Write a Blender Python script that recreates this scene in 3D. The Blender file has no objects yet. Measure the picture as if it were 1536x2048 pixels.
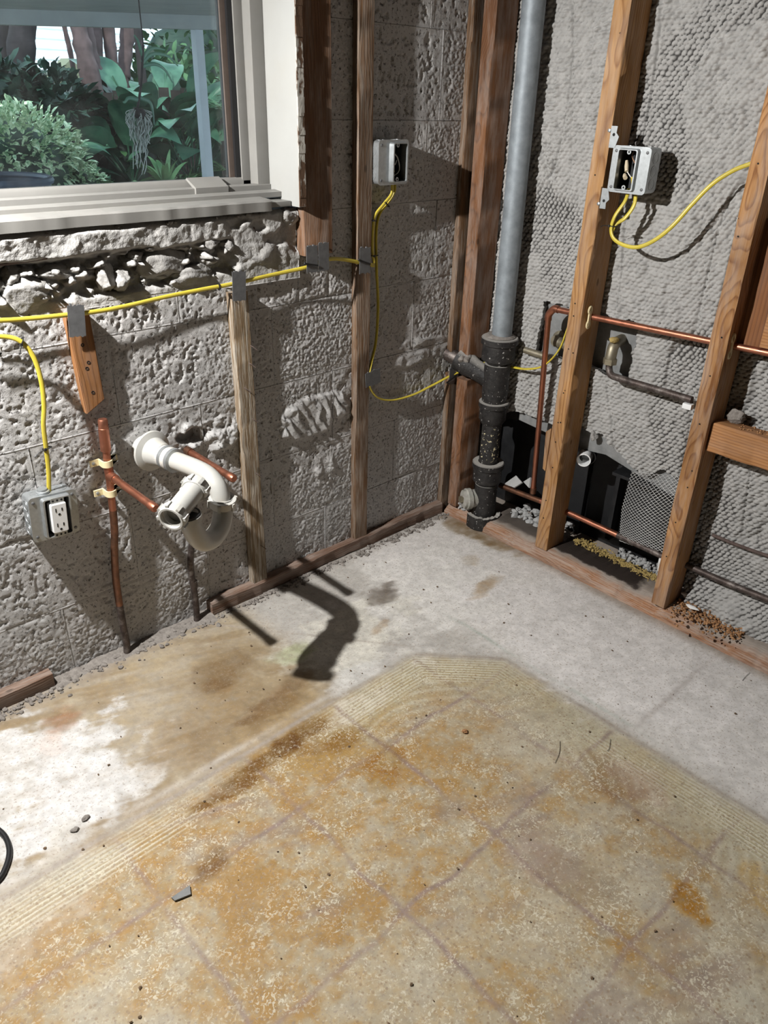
import bpy, bmesh, math, random
import numpy as np
from mathutils import Vector, Matrix

# ------------------------------------------------------------------ camera, sky, lamps, exposure
SC = bpy.context.scene
COL = SC.collection
CAM = np.array([-1.7546968, -1.5664988, 1.2531251])
ROT = np.array([[0.7322278, -0.6805652, 0.0259497],
                [-0.3081078, -0.3649954, -0.8785488],
                [0.6073813, 0.6353025, -0.4769472]])          # rows: right, down, forward
FPX = 1538.0                                                   # focal length in pixels of the 1536 x 2048 frame
cd = bpy.data.cameras.new('camera')
cd.sensor_fit = 'VERTICAL'; cd.sensor_height = 36.0; cd.lens = FPX / 2048 * 36.0
cd.clip_start = 0.02; cd.clip_end = 200
cam = bpy.data.objects.new('camera', cd); COL.objects.link(cam)
M = Matrix.Identity(4)
for i in range(3):
    M[i][0] = ROT[0][i]; M[i][1] = -ROT[1][i]; M[i][2] = -ROT[2][i]; M[i][3] = CAM[i]
cam.matrix_world = M
SC.camera = cam

W = bpy.data.worlds.new('overcast_sky'); SC.world = W; W.use_nodes = True
wn = W.node_tree.nodes; wl = W.node_tree.links; wn.clear()
wo = wn.new('ShaderNodeOutputWorld'); wb = wn.new('ShaderNodeBackground')
wb.inputs[0].default_value = (0.70, 0.86, 1.0, 1); wb.inputs[1].default_value = 2.3
wl.new(wb.outputs[0], wo.inputs[0])

def lamp(name, kind, loc, power, colour, size):
    l = bpy.data.lights.new(name, kind); l.energy = power; l.color = colour
    if kind == 'AREA':
        l.shape = 'DISK'; l.size = size
    elif kind == 'SUN':
        l.angle = size
    else:
        l.shadow_soft_size = size
    o = bpy.data.objects.new(name, l); COL.objects.link(o); o.location = loc
    return o
LAMP = (-1.72, -0.22, 1.55)
wk = lamp('work_lamp', 'SPOT', LAMP, 178.0, (1.0, 0.985, 0.955), 0.016)
wk.data.spot_size = math.radians(152); wk.data.spot_blend = 0.80
wk.rotation_euler = (Vector((-0.45, -0.85, 0.05)) - Vector(LAMP)).to_track_quat('-Z', 'Y').to_euler()
lamp('added_room_fill', 'AREA', (-2.3, -2.3, 2.36), 0.08, (1.0, 0.95, 0.88), 0.35)  # added weak fill light behind the camera, no real fixture
sun = lamp('sun', 'SUN', (6, 14, 12), 3.2, (1.0, 0.95, 0.86), math.radians(3))
sun.rotation_euler = (math.radians(30), math.radians(-38), 0)
SC.view_settings.view_transform = 'Standard'
SC.view_settings.look = 'None'
SC.view_settings.gamma = 1.0
SC.view_settings.use_curve_mapping = False
SC.view_settings.exposure = 0.0

random.seed(7)
RNG = np.random.default_rng(11)

# ------------------------------------------------------------------ helpers
def ray(px, py):
    return ROT.T @ np.array([(px - 768) / FPX, (py - 1024) / FPX, 1.0])
def hit(px, py, axis, val):
    d = ray(px, py); t = (val - CAM[axis]) / d[axis]
    return Vector(CAM + t * d)
def by(px, py, Y=0.0): return hit(px, py, 1, Y)      # point of the wall plane y = Y seen at a pixel of the frame
def bx(px, py, X=0.0): return hit(px, py, 0, X)
def bz(px, py, Z=0.0): return hit(px, py, 2, Z)

def tag(o, label=None, cat=None, group=None, kind=None):
    if label: o['label'] = label
    if cat: o['category'] = cat
    if group: o['group'] = group
    if kind: o['kind'] = kind
    return o
def thing(name, loc, label, cat, group=None, kind=None):
    o = bpy.data.objects.new(name, None); COL.objects.link(o); o.location = loc
    o.empty_display_size = 0.05
    return tag(o, label, cat, group, kind)
def base_of(o):
    while o.parent: o = o.parent
    return Vector(o.location)

class MB:
    def __init__(s): s.v = []; s.f = []
    def add(s, vs, fs):
        n = len(s.v); s.v += [tuple(v) for v in vs]; s.f += [tuple(i + n for i in f) for f in fs]
        return s
    def box(s, lo, hi, rot=None, piv=None):
        x0, y0, z0 = lo; x1, y1, z1 = hi
        vs = [Vector(p) for p in ((x0,y0,z0),(x1,y0,z0),(x1,y1,z0),(x0,y1,z0),(x0,y0,z1),(x1,y0,z1),(x1,y1,z1),(x0,y1,z1))]
        if rot is not None:
            pv = Vector(piv) if piv is not None else (Vector(lo) + Vector(hi)) / 2
            vs = [pv + rot @ (v - pv) for v in vs]
        return s.add(vs, [(0,3,2,1),(4,5,6,7),(0,1,5,4),(1,2,6,5),(2,3,7,6),(3,0,4,7)])
    def cbox(s, lo, hi, c=0.002, rot=None, piv=None):
        """box with chamfered edges"""
        bm = bmesh.new(); t = MB().box(lo, hi, rot, piv)
        vs = [bm.verts.new(v) for v in t.v]
        for f in t.f: bm.faces.new([vs[i] for i in f])
        bmesh.ops.bevel(bm, geom=list(bm.edges), offset=c, segments=2, affect='EDGES', profile=0.7)
        bm.verts.index_update()
        return s.add([v.co[:] for v in bm.verts], [[v.index for v in f.verts] for f in bm.faces]) or bm.free()
    def tube(s, path, r, n=12, caps=True, flat=1.0, up=None):
        P = [Vector(p) for p in path]; m = len(P)
        R = list(r) if hasattr(r, '__len__') else [r] * m
        T = [((P[min(i+1, m-1)] - P[max(i-1, 0)])).normalized() for i in range(m)]
        u = Vector(up) if up is not None else Vector((0, 0, 1))
        if abs(T[0].dot(u)) > 0.95 and up is None: u = Vector((1, 0, 0))
        u = (u - T[0] * u.dot(T[0])).normalized()
        vs = []
        for i in range(m):
            u = (u - T[i] * u.dot(T[i]))
            u = u.normalized() if u.length > 1e-6 else T[i].orthogonal().normalized()
            w = T[i].cross(u)
            for k in range(n):
                a = 2 * math.pi * k / n
                vs.append(P[i] + u * (R[i] * math.cos(a)) + w * (R[i] * flat * math.sin(a)))
        fs = [(i*n + k, i*n + (k+1) % n, (i+1)*n + (k+1) % n, (i+1)*n + k) for i in range(m-1) for k in range(n)]
        if caps:
            fs.append(tuple(range(n))[::-1]); fs.append(tuple((m-1)*n + k for k in range(n)))
        return s.add(vs, fs)
    def lathe(s, org, axis, prof, n=24):
        """profile of (distance along axis, radius)"""
        a = Vector(axis).normalized(); u = a.orthogonal().normalized(); w = a.cross(u); o = Vector(org)
        vs = []; m = len(prof)
        for d, r in prof:
            for k in range(n):
                t = 2 * math.pi * k / n
                vs.append(o + a * d + (u * math.cos(t) + w * math.sin(t)) * max(r, 1e-5))
        fs = [(i*n + k, i*n + (k+1) % n, (i+1)*n + (k+1) % n, (i+1)*n + k) for i in range(m-1) for k in range(n)]
        if prof[0][1] > 1e-4: fs.append(tuple(range(n))[::-1])
        if prof[-1][1] > 1e-4: fs.append(tuple((m-1)*n + k for k in range(n)))
        return s.add(vs, fs)
    def prism(s, poly, off):
        """poly: list of 3-d points (planar), extruded by vector off"""
        n = len(poly); o = Vector(off); P = [Vector(p) for p in poly]
        return s.add(P + [p + o for p in P], [tuple(range(n))[::-1], tuple(range(n, 2*n))] + [(i, (i+1) % n, (i+1) % n + n, i + n) for i in range(n)])
    def rock(s, c, r, seed=0, sub=2, rough=0.25):
        bm = bmesh.new(); bmesh.ops.create_icosphere(bm, subdivisions=sub, radius=1)
        g = np.random.default_rng(seed); d = g.normal(size=(7, 3)); ph = g.uniform(0, 6, 7)
        vs = []
        for v in bm.verts:
            p = np.array(v.co); k = 1 + rough * sum(math.sin(2.3 * float(p @ d[j]) + ph[j]) for j in range(7)) / 3.0
            q = Vector(p) * k; vs.append((c[0] + q.x * r[0], c[1] + q.y * r[1], c[2] + q.z * r[2]))
        bm.verts.index_update()
        s.add(vs, [[v.index for v in f.verts] for f in bm.faces]); bm.free(); return s

def chunk(mb, c, r, seed, sub=4):
    """angular broken lump: sphere cut by random planes, then roughened"""
    bm = bmesh.new(); bmesh.ops.create_icosphere(bm, subdivisions=sub, radius=1); g = np.random.default_rng(seed)
    P = np.array([v.co for v in bm.verts]); F = [[v.index for v in f.verts] for f in bm.faces]; bm.free()
    N = g.normal(size=(11, 3)); N /= np.linalg.norm(N, axis=1)[:, None]; D = g.uniform(0.55, 0.95, 11)
    for n, d in zip(N, D):
        s = P @ n; P = P - np.clip(s - d, 0, None)[:, None] * n
    n0 = P / np.linalg.norm(P, axis=1)[:, None]
    f = lambda k, sd: fbm(P[:, 0] * k + 3 * P[:, 2], P[:, 1] * k + 2 * P[:, 2] * k * 0.7, seed * 7 + sd, 4, 0.6)
    P = P * (1 + 0.16 * f(2.2, 1) + 0.12 * f(6, 2))[:, None]
    return mb.add(P * np.array(r) + np.array(c), F)

def obj(name, mb, mat, parent=None, angle=38, base=None):
    me = bpy.data.meshes.new(name)
    vs = np.array(mb.v if isinstance(mb, MB) else mb[0], dtype=np.float64)
    fs = mb.f if isinstance(mb, MB) else mb[1]
    if parent is not None: b = np.array(base_of(parent))
    elif base is not None: b = np.array(base, dtype=float)
    else:
        b = (vs.min(0) + vs.max(0)) / 2; b[2] = vs[:, 2].min()
    if isinstance(fs, np.ndarray):
        build_quads(me, vs - b, fs)
    else:
        me.from_pydata((vs - b).tolist(), [], fs)
    me.update()
    bm = None
    if not isinstance(fs, np.ndarray) and len(vs) < 20000:
        bm = bmesh.new(); bm.from_mesh(me); bmesh.ops.recalc_face_normals(bm, faces=list(bm.faces)); bm.to_mesh(me); bm.free()
    me.shade_smooth()
    if angle < 180: me.set_sharp_from_angle(angle=math.radians(angle))
    o = bpy.data.objects.new(name, me); COL.objects.link(o)
    if mat: me.materials.append(mat)
    if parent is not None: o.parent = parent
    else: o.location = b
    return o
def build_quads(me, vs, q):
    nv, nq = len(vs), len(q)
    me.vertices.add(nv); me.vertices.foreach_set('co', np.ascontiguousarray(vs, dtype=np.float32).ravel())
    me.loops.add(nq * 4); me.loops.foreach_set('vertex_index', np.ascontiguousarray(q, dtype=np.int32).ravel())
    me.polygons.add(nq); me.polygons.foreach_set('loop_start', np.arange(0, nq * 4, 4, dtype=np.int32))
    me.polygons.foreach_set('loop_total', np.full(nq, 4, dtype=np.int32))
    me.update(calc_edges=True); me.validate()

def sheet(P, keep, off):
    """P: (m,n,3) grid of points, keep: (m-1,n-1) cells; gives vertices and quads with skirts running by the vector off"""
    m, n = P.shape[:2]
    idx = np.arange(m * n).reshape(m, n)
    q = np.stack([idx[:-1, :-1], idx[1:, :-1], idx[1:, 1:], idx[:-1, 1:]], -1)[keep]
    V = P.reshape(-1, 3); off = np.array(off, dtype=float)
    kp = np.zeros((m + 1, n + 1), bool); kp[1:-1, 1:-1] = keep      # padded cells
    E = []
    # border edges along axis 0 (between vertex (i,j)-(i+1,j)): cells (i,j-1) and (i,j)
    L = kp[1:-1, :-1]; Rr = kp[1:-1, 1:]
    a, b = idx[:-1, :], idx[1:, :]
    k = L & ~Rr; E.append(np.stack([a[k], b[k]], -1))
    k = Rr & ~L; E.append(np.stack([b[k], a[k]], -1))
    U = kp[:-1, 1:-1]; D = kp[1:, 1:-1]
    a, b = idx[:, :-1], idx[:, 1:]
    k = U & ~D; E.append(np.stack([b[k], a[k]], -1))
    k = D & ~U; E.append(np.stack([a[k], b[k]], -1))
    E = np.concatenate(E)
    nv = len(V); Vs = np.concatenate([V, V + off])
    sk = np.stack([E[:, 1], E[:, 0], E[:, 0] + nv, E[:, 1] + nv], -1)
    Q = np.concatenate([q, sk])
    used = np.unique(Q); re = np.full(2 * nv, -1); re[used] = np.arange(len(used))
    return Vs[used], re[Q], used[used < nv]

# --- numpy noise
def _h(ix, iy, s):
    n = (ix.astype(np.int64) * 374761393 + iy.astype(np.int64) * 668265263 + s * 974634777) & 0xffffffff
    n = ((n ^ (n >> 13)) * 1274126177) & 0xffffffff
    n = ((n ^ (n >> 16)) * 2246822519) & 0xffffffff
    return ((n ^ (n >> 15)) & 0xffffff) / float(0xffffff)
def vn(x, y, s=0):
    ix = np.floor(x); iy = np.floor(y); fx = x - ix; fy = y - iy
    fx = fx * fx * (3 - 2 * fx); fy = fy * fy * (3 - 2 * fy)
    a = _h(ix, iy, s); b = _h(ix + 1, iy, s); c = _h(ix, iy + 1, s); d = _h(ix + 1, iy + 1, s)
    return (a + (b - a) * fx + (c - a) * fy + (a - b - c + d) * fx * fy) * 2 - 1
def fbm(x, y, s=0, o=4, g=0.5):
    t = 0; A = 1; n = 0
    for k in range(o):
        t = t + A * vn(x * 2**k + 17.3 * k, y * 2**k - 9.1 * k, s + k); n += A; A *= g
    return t / n
def worley(x, y, s=0):
    ix = np.floor(x); iy = np.floor(y); f1 = np.full(x.shape, 9.0); f2 = f1.copy(); cid = np.zeros(x.shape)
    for dx in (-1, 0, 1):
        for dy in (-1, 0, 1):
            cx = ix + dx; cy = iy + dy
            px = cx + 0.1 + 0.8 * _h(cx, cy, s); py = cy + 0.1 + 0.8 * _h(cx, cy, s + 5)
            d = np.hypot(px - x, py - y); m = d < f1
            f2 = np.where(m, f1, np.minimum(f2, d)); cid = np.where(m, _h(cx, cy, s + 9), cid); f1 = np.where(m, d, f1)
    return f1, f2, cid
def sst(a, b, x):
    t = np.clip((x - a) / (b - a), 0, 1); return t * t * (3 - 2 * t)
def catmull(P, k=8):
    P = [Vector(p) for p in P]; Q = [P[0] * 2 - P[1]] + P + [P[-1] * 2 - P[-2]]; out = []
    for i in range(1, len(Q) - 2):
        a, b, c, d = Q[i-1:i+3]
        for j in range(k):
            t = j / k
            out.append(0.5 * ((2*b) + (c - a)*t + (2*a - 5*b + 4*c - d)*t*t + (3*b - a - 3*c + d)*t**3))
    return out + [P[-1]]

# ------------------------------------------------------------------ materials
class NT:
    def __init__(s, name):
        s.m = bpy.data.materials.new(name); s.m.use_nodes = True
        s.t = s.m.node_tree; s.t.nodes.clear()
        s.out = s.n('ShaderNodeOutputMaterial'); s.geo = s.n('ShaderNodeNewGeometry'); s.pos = s.geo.outputs['Position']
    def n(s, k): return s.t.nodes.new(k)
    def l(s, a, b):
        if isinstance(a, (int, float)): b.default_value = a
        elif isinstance(a, tuple): b.default_value = a if len(a) == len(b.default_value) else a + (1,)
        else: s.t.links.new(a, b)
    def mp(s, scale=(1,1,1), loc=(0,0,0), rot=(0,0,0), vec=None):
        k = s.n('ShaderNodeMapping'); s.l(vec or s.pos, k.inputs[0]); k.inputs[1].default_value = loc; k.inputs[2].default_value = rot; k.inputs[3].default_value = scale
        return k.outputs[0]
    def noise(s, sc, det=3, rough=0.55, vec=None, dist=0):
        k = s.n('ShaderNodeTexNoise'); s.l(vec or s.pos, k.inputs['Vector']); k.inputs['Scale'].default_value = sc
        k.inputs['Detail'].default_value = det; k.inputs['Roughness'].default_value = rough; k.inputs['Distortion'].default_value = dist
        return k.outputs[0]
    def vor(s, sc, vec=None, feat='F1', out='Distance', rnd=1):
        k = s.n('ShaderNodeTexVoronoi'); s.l(vec or s.pos, k.inputs['Vector']); k.feature = feat; k.inputs['Scale'].default_value = sc; k.inputs['Randomness'].default_value = rnd
        return k.outputs[out]
    def ramp(s, f, *st):
        k = s.n('ShaderNodeValToRGB'); s.l(f, k.inputs[0]); e = k.color_ramp.elements
        while len(e) < len(st): e.new(0.5)
        for el, (p, c) in zip(e, st):
            el.position = p; el.color = (c, c, c, 1) if isinstance(c, (int, float)) else tuple(c) + (1,)
        return k.outputs[0]
    def mix(s, f, a, b, mode='MIX'):
        k = s.n('ShaderNodeMix'); k.data_type = 'RGBA'; k.blend_type = mode; s.l(f, k.inputs[0]); s.l(a, k.inputs[6]); s.l(b, k.inputs[7]); return k.outputs[2]
    def math(s, op, a, b=0.0, c=0.0):
        k = s.n('ShaderNodeMath'); k.operation = op; s.l(a, k.inputs[0]); s.l(b, k.inputs[1]); s.l(c, k.inputs[2]); return k.outputs[0]
    def attr(s, name, out='Fac'):
        k = s.n('ShaderNodeAttribute'); k.attribute_name = name; return k.outputs[out]
    def bump(s, h, st=0.5, d=0.002):
        k = s.n('ShaderNodeBump'); s.l(h, k.inputs['Height']); k.inputs['Strength'].default_value = st; k.inputs['Distance'].default_value = d; return k.outputs[0]
    def done(s, col, rough=0.85, metal=0.0, normal=None, spec=0.3, **kw):
        p = s.n('ShaderNodeBsdfPrincipled'); s.l(col, p.inputs['Base Color']); s.l(rough, p.inputs['Roughness']); s.l(metal, p.inputs['Metallic'])
        p.inputs['Specular IOR Level'].default_value = spec
        for k, v in kw.items(): s.l(v, p.inputs[k.replace('_', ' ')])
        if normal is not None: s.l(normal, p.inputs['Normal'])
        s.t.links.new(p.outputs[0], s.out.inputs[0]); return s.m
def lin(r, g, b):
    f = lambda c: (c/255/12.92) if c/255 <= 0.04045 else ((c/255 + 0.055)/1.055)**2.4
    return (f(r), f(g), f(b))

def wood(name, light, dark, axis='z', ring=(0.12, 0.05), freq=95, weather=0.0, dust=0.0, seed=0.0, rough=0.75, wamp=0.06):
    t = NT(name)
    sc = {'z': (1, 1, 0.06), 'y': (1, 0.06, 1), 'x': (0.06, 1, 1)}[axis]
    st = t.mp(sc, (seed, seed * 0.7, seed * 1.3))
    wob = t.noise(9, 2, 0.5, vec=t.mp({'z': (1,1,0.35), 'y': (1,0.35,1), 'x': (0.35,1,1)}[axis], (seed*3, 0, seed)))
    sep = t.n('ShaderNodeSeparateXYZ'); t.l(t.pos, sep.inputs[0])
    u, v = {'z': (sep.outputs[0], sep.outputs[1]), 'y': (sep.outputs[0], sep.outputs[2]), 'x': (sep.outputs[1], sep.outputs[2])}[axis]
    a = t.math('ADD', t.math('ADD', u, ring[0]), t.math('MULTIPLY', wob, wamp))
    b = t.math('ADD', v, ring[1])
    b = t.math('ADD', b, t.math('MULTIPLY', wob, 0.03))
    rr = t.math('SQRT', t.math('ADD', t.math('MULTIPLY', a, a), t.math('MULTIPLY', b, b)))
    band = t.math('FRACT', t.math('MULTIPLY', rr, freq))
    band = t.ramp(band, (0.0, 0.12), (0.5, 0.22), (0.86, 1.0), (1.0, 0.12))
    fine = t.noise(260, 3, 0.6, vec=st)
    f = t.math('ADD', t.math('MULTIPLY', band, 0.70), t.math('MULTIPLY', t.ramp(fine, (0.3, 0), (0.7, 1)), 0.30))
    col = t.mix(f, tuple(light), tuple(dark))
    blot = t.noise(14, 3, 0.6, vec=t.mp({'z': (1,1,0.3), 'y': (1,0.3,1), 'x': (0.3,1,1)}[axis], (seed, 2, 1)))
    col = t.mix(t.ramp(blot, (0.35, 0.0), (0.75, 0.55)), col, tuple(c * 0.5 for c in dark))
    if weather > 0:
        w = t.ramp(t.noise(150, 4, 0.65, vec=st), (0.45, 0), (0.6, weather))
        col = t.mix(w, col, (0.52, 0.49, 0.43))
    if dust > 0:
        d = t.ramp(t.noise(38, 4, 0.7, vec=t.mp({'z': (1,1,0.16), 'y': (1,0.16,1), 'x': (0.16,1,1)}[axis], (seed, 1, 2))), (0.42, 0), (0.66, dust))
        col = t.mix(d, col, (0.5, 0.46, 0.42))
    knot = t.ramp(t.vor(16, vec=t.mp({'z': (1,1,0.45), 'y': (1,0.45,1), 'x': (0.45,1,1)}[axis], (seed, 0, 0))), (0.05, 1.0), (0.09, 0.0))
    col = t.mix(t.math('MULTIPLY', knot, 0.6), col, tuple(c * 0.25 for c in dark))
    h = t.math('ADD', t.math('MULTIPLY', fine, 0.6), t.math('MULTIPLY', band, 0.3))
    return t.done(col, rough, 0, t.bump(h, 0.5 + weather, 0.0012 + 0.0015 * weather), 0.25)

def m_block():
    t = NT('concrete_block')
    a = t.noise(6, 4, 0.6); b = t.noise(150, 3, 0.6)
    col = t.mix(t.ramp(a, (0.35, 0), (0.68, 1)), (0.46, 0.452, 0.445), (0.385, 0.38, 0.376))
    col = t.mix(t.ramp(t.noise(3.1, 3), (0.45, 0), (0.7, 0.6)), col, (0.455, 0.425, 0.41))
    col = t.mix(t.ramp(b, (0.34, 0.9), (0.44, 0)), col, (0.10, 0.095, 0.09))
    col = t.mix(t.ramp(t.noise(240, 2), (0.62, 0), (0.75, 0.55)), col, (0.7, 0.68, 0.65))
    h = t.noise(420, 4, 0.65)
    return t.done(col, 0.93, 0, t.bump(h, 0.55, 0.002), 0.15)
def m_stone(name, c, d, sc=60, bump=0.6, dist=0.003):
    t = NT(name)
    col = t.mix(t.ramp(t.noise(sc, 5, 0.65), (0.3, 0), (0.7, 1)), tuple(c), tuple(d))
    return t.done(col, 0.92, 0, t.bump(t.noise(sc * 3, 4, 0.6), bump, dist), 0.15)
def m_plain(name, c, rough=0.5, metal=0.0, var=0.15, sc=40, bump=0.0, spec=0.4, dirt=0.0, dirtc=(0.2, 0.18, 0.15)):
    t = NT(name)
    n = t.noise(sc, 4, 0.6)
    col = t.mix(t.ramp(n, (0.3, 0), (0.7, 1)), tuple(x * (1 - var) for x in c), tuple(min(1, x * (1 + var * 0.6)) for x in c))
    if dirt: col = t.mix(t.ramp(t.noise(sc * 0.7, 5, 0.7), (0.48, 0), (0.66, dirt)), col, tuple(dirtc))
    return t.done(col, rough, metal, t.bump(t.noise(sc * 6, 3), bump, 0.001) if bump else None, spec)
def m_copper(name, c=(0.43, 0.17, 0.105), tarn=0.3, tc=(0.22, 0.12, 0.08), rough=0.3):
    t = NT(name)
    col = t.mix(t.ramp(t.noise(35, 4, 0.65), (0.42, 0), (0.66, tarn)), tuple(c), tuple(tc))
    return t.done(col, t.ramp(t.noise(60, 3), (0.3, rough), (0.7, rough + 0.2)), 0.9, None, 0.5)
def m_iron():
    t = NT('cast_iron')
    col = t.mix(t.ramp(t.noise(50, 4, 0.7), (0.4, 0), (0.75, 0.6)), (0.013, 0.012, 0.012), (0.055, 0.05, 0.047))
    sep = t.n('ShaderNodeSeparateXYZ'); t.l(t.pos, sep.inputs[0])
    sp = t.ramp(t.noise(95, 3, 0.55), (0.615, 0), (0.64, 1))
    zone = t.ramp(sep.outputs[2], (0.235, 0.0), (0.25, 1.0), (0.34, 0.75), (0.36, 0.0))
    col = t.mix(t.math('MULTIPLY', sp, zone), col, (0.68, 0.60, 0.38))
    fl = t.ramp(t.noise(130, 2, 0.5), (0.68, 0), (0.7, 1))
    col = t.mix(t.math('MULTIPLY', fl, 0.7), col, (0.55, 0.53, 0.5))
    up = t.n('ShaderNodeSeparateXYZ'); t.l(t.geo.outputs['Normal'], up.inputs[0])
    dust = t.math('MULTIPLY', t.ramp(up.outputs[2], (0.55, 0), (0.9, 1)), 0.85)
    col = t.mix(dust, col, (0.42, 0.40, 0.37))
    return t.done(col, 0.6, 0.0, t.bump(t.noise(160, 4), 0.7, 0.002), 0.4)

MT = {}
MT['block'] = m_block()
MT['mortar'] = m_stone('mortar', (0.40, 0.39, 0.375), (0.30, 0.29, 0.28), 45)
MT['rubble'] = m_stone('broken_masonry', (0.40, 0.39, 0.375), (0.27, 0.262, 0.254), 30, 0.8, 0.004)
MT['stone'] = m_stone('pale_stone', (0.33, 0.32, 0.305), (0.21, 0.203, 0.196), 40, 0.8, 0.003)
def m_plaster():
    t = NT('grey_plaster')
    col = t.mix(t.ramp(t.noise(35, 5, 0.65), (0.3, 0), (0.7, 1)), (0.405, 0.397, 0.385), (0.305, 0.30, 0.29))
    col = t.mix(t.attr('gap_shade'), col, (0.055, 0.052, 0.05))  # dark lath plus crevice shade between the dabs, painted into the colour
    return t.done(col, 0.92, 0, t.bump(t.noise(260, 4, 0.6), 0.4, 0.0015), 0.12)
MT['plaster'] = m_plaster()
MT['stud'] = wood('stud_pine', (0.52, 0.295, 0.125), (0.21, 0.085, 0.025), 'z', (-0.012, 0.44), 120, 0.0, 0.22, 0.3, 0.75, 0.11)
MT['stud2'] = wood('stud_pine_dusty', (0.52, 0.28, 0.115), (0.18, 0.066, 0.02), 'z', (-0.02, 0.825), 115, 0.0, 0.26, 1.7, 0.75, 0.13)
MT['corner'] = wood('corner_stud_redwood', (0.22, 0.098, 0.042), (0.095, 0.04, 0.018), 'z', (0.1, 0.03), 330, 0.0, 0.25, 2.9)
MT['orange'] = wood('furring_orange', (0.34, 0.155, 0.055), (0.19, 0.08, 0.03), 'z', (1.3, 0.2), 120, 0.0, 0.1, 4.1)
MT['weathered'] = wood('furring_weathered', (0.27, 0.185, 0.105), (0.10, 0.065, 0.035), 'z', (0.9, 0.1), 240, 0.5, 0.1, 5.3)
MT['greywood'] = wood('furring_brown', (0.18, 0.095, 0.045), (0.065, 0.035, 0.017), 'z', (0.5, 0.2), 240, 0.2, 0.15, 6.1)
MT['buck'] = wood('buck_brown', (0.20, 0.10, 0.05), (0.085, 0.042, 0.021), 'z', (0.7, 0.05), 170, 0.0, 0.2, 7.7)
MT['platex'] = wood('sole_plate_brown', (0.27, 0.165, 0.115), (0.12, 0.068, 0.048), 'x', (0.1, 0.1), 150, 0.1, 0.35, 8.2)
MT['block_wood'] = wood('blocking_pine', (0.50, 0.25, 0.10), (0.25, 0.10, 0.035), 'y', (-0.1, -0.43), 150, 0.0, 0.1, 9.4)
MT['board'] = wood('backing_board', (0.25, 0.105, 0.04), (0.13, 0.05, 0.02), 'z', (0.0, 0.7), 120, 0.0, 0.05, 3.4)
MT['copper'] = m_copper('copper_bright')
MT['copper_old'] = m_copper('copper_tarnished', (0.24, 0.115, 0.07), 0.85, (0.11, 0.065, 0.045), 0.42)
MT['pipe_dark'] = m_plain('dark_pipe', (0.085, 0.065, 0.058), 0.55, 0.6, 0.5, 50, 0.3, 0.4, 0.6, (0.3, 0.27, 0.25))
MT['galv'] = m_plain('galvanized_pipe', (0.26, 0.29, 0.315), 0.58, 0.35, 0.25, 30, 0.15)
MT['steel'] = m_plain('galvanized_box', (0.40, 0.42, 0.43), 0.40, 0.7, 0.15, 90)
MT['plate'] = m_plain('nail_plate_steel', (0.15, 0.152, 0.156), 0.55, 0.4, 0.2, 70)
MT['brass'] = m_plain('old_brass', (0.30, 0.265, 0.19), 0.5, 0.7, 0.3, 60, 0.2, 0.4, 0.5, (0.35, 0.32, 0.27))
MT['yellow'] = m_plain('yellow_cable', (0.56, 0.45, 0.05), 0.38, 0, 0.12, 25, 0, 0.5, 0.25, (0.45, 0.37, 0.10))
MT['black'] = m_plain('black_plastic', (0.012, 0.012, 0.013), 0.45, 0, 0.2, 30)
MT['void'] = m_plain('black_sheet', (0.014, 0.0145, 0.016), 0.5, 0, 0.3, 20, 0.2, 0.4, 0.12, (0.09, 0.09, 0.09))
MT['pvc'] = m_plain('white_pvc', (0.43, 0.425, 0.40), 0.34, 0, 0.06, 20, 0, 0.45, 0.45, (0.50, 0.45, 0.37))
MT['white'] = m_plain('white_plastic', (0.82, 0.83, 0.83), 0.3, 0, 0.03, 20)
MT['ivory'] = m_plain('ivory_plastic', (0.72, 0.62, 0.38), 0.4, 0, 0.08, 30)
MT['frame'] = m_plain('window_enamel', (0.205, 0.20, 0.188), 0.45, 0, 0.08, 18, 0, 0.4, 0.3, (0.20, 0.19, 0.17))
MT['track'] = m_plain('window_track', (0.05, 0.048, 0.046), 0.5, 0, 0.2, 30)
MT['paint'] = m_plain('cream_paint', (0.31, 0.31, 0.298), 0.5, 0, 0.05, 8, 0.1, 0.35, 0.22, (0.30, 0.285, 0.25))
MT['dark_slot'] = m_plain('dark_slot', (0.01, 0.01, 0.01), 0.8)
MT['cement'] = m_plain('cement_board', (0.20, 0.205, 0.205), 0.85, 0, 0.25, 30, 0.3, 0.2, 0.3, (0.32, 0.31, 0.30))
MT['rust'] = m_plain('rusty_rod', (0.12, 0.085, 0.075), 0.8, 0.2, 0.4, 80, 0.4)
MT['iron'] = m_iron()
MT['scrap'] = m_plain('grey_scrap', (0.40, 0.40, 0.395), 0.8, 0, 0.1, 50)
MT['chalk'] = m_plain('white_chip', (0.75, 0.74, 0.72), 0.8, 0, 0.1, 60)
MT['sawdust'] = m_stone('sawdust', (0.55, 0.42, 0.17), (0.33, 0.23, 0.08), 160, 0.8, 0.003)
MT['wooddust'] = m_stone('orange_shavings', (0.50, 0.28, 0.14), (0.30, 0.15, 0.07), 160, 0.8, 0.003)
MT['dirt'] = m_stone('grey_dirt', (0.30, 0.275, 0.25), (0.17, 0.15, 0.135), 90, 0.8, 0.003)
MT['drywall'] = m_plain('unfinished_room', (0.085, 0.075, 0.065), 0.9, 0, 0.05, 5)
MT['lath'] = m_plain('lath_wire', (0.55, 0.55, 0.54), 0.5, 0.4, 0.15, 60)

# ------------------------------------------------------------------ the setting
def struct(o): o['kind'] = 'structure'; return o
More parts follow.
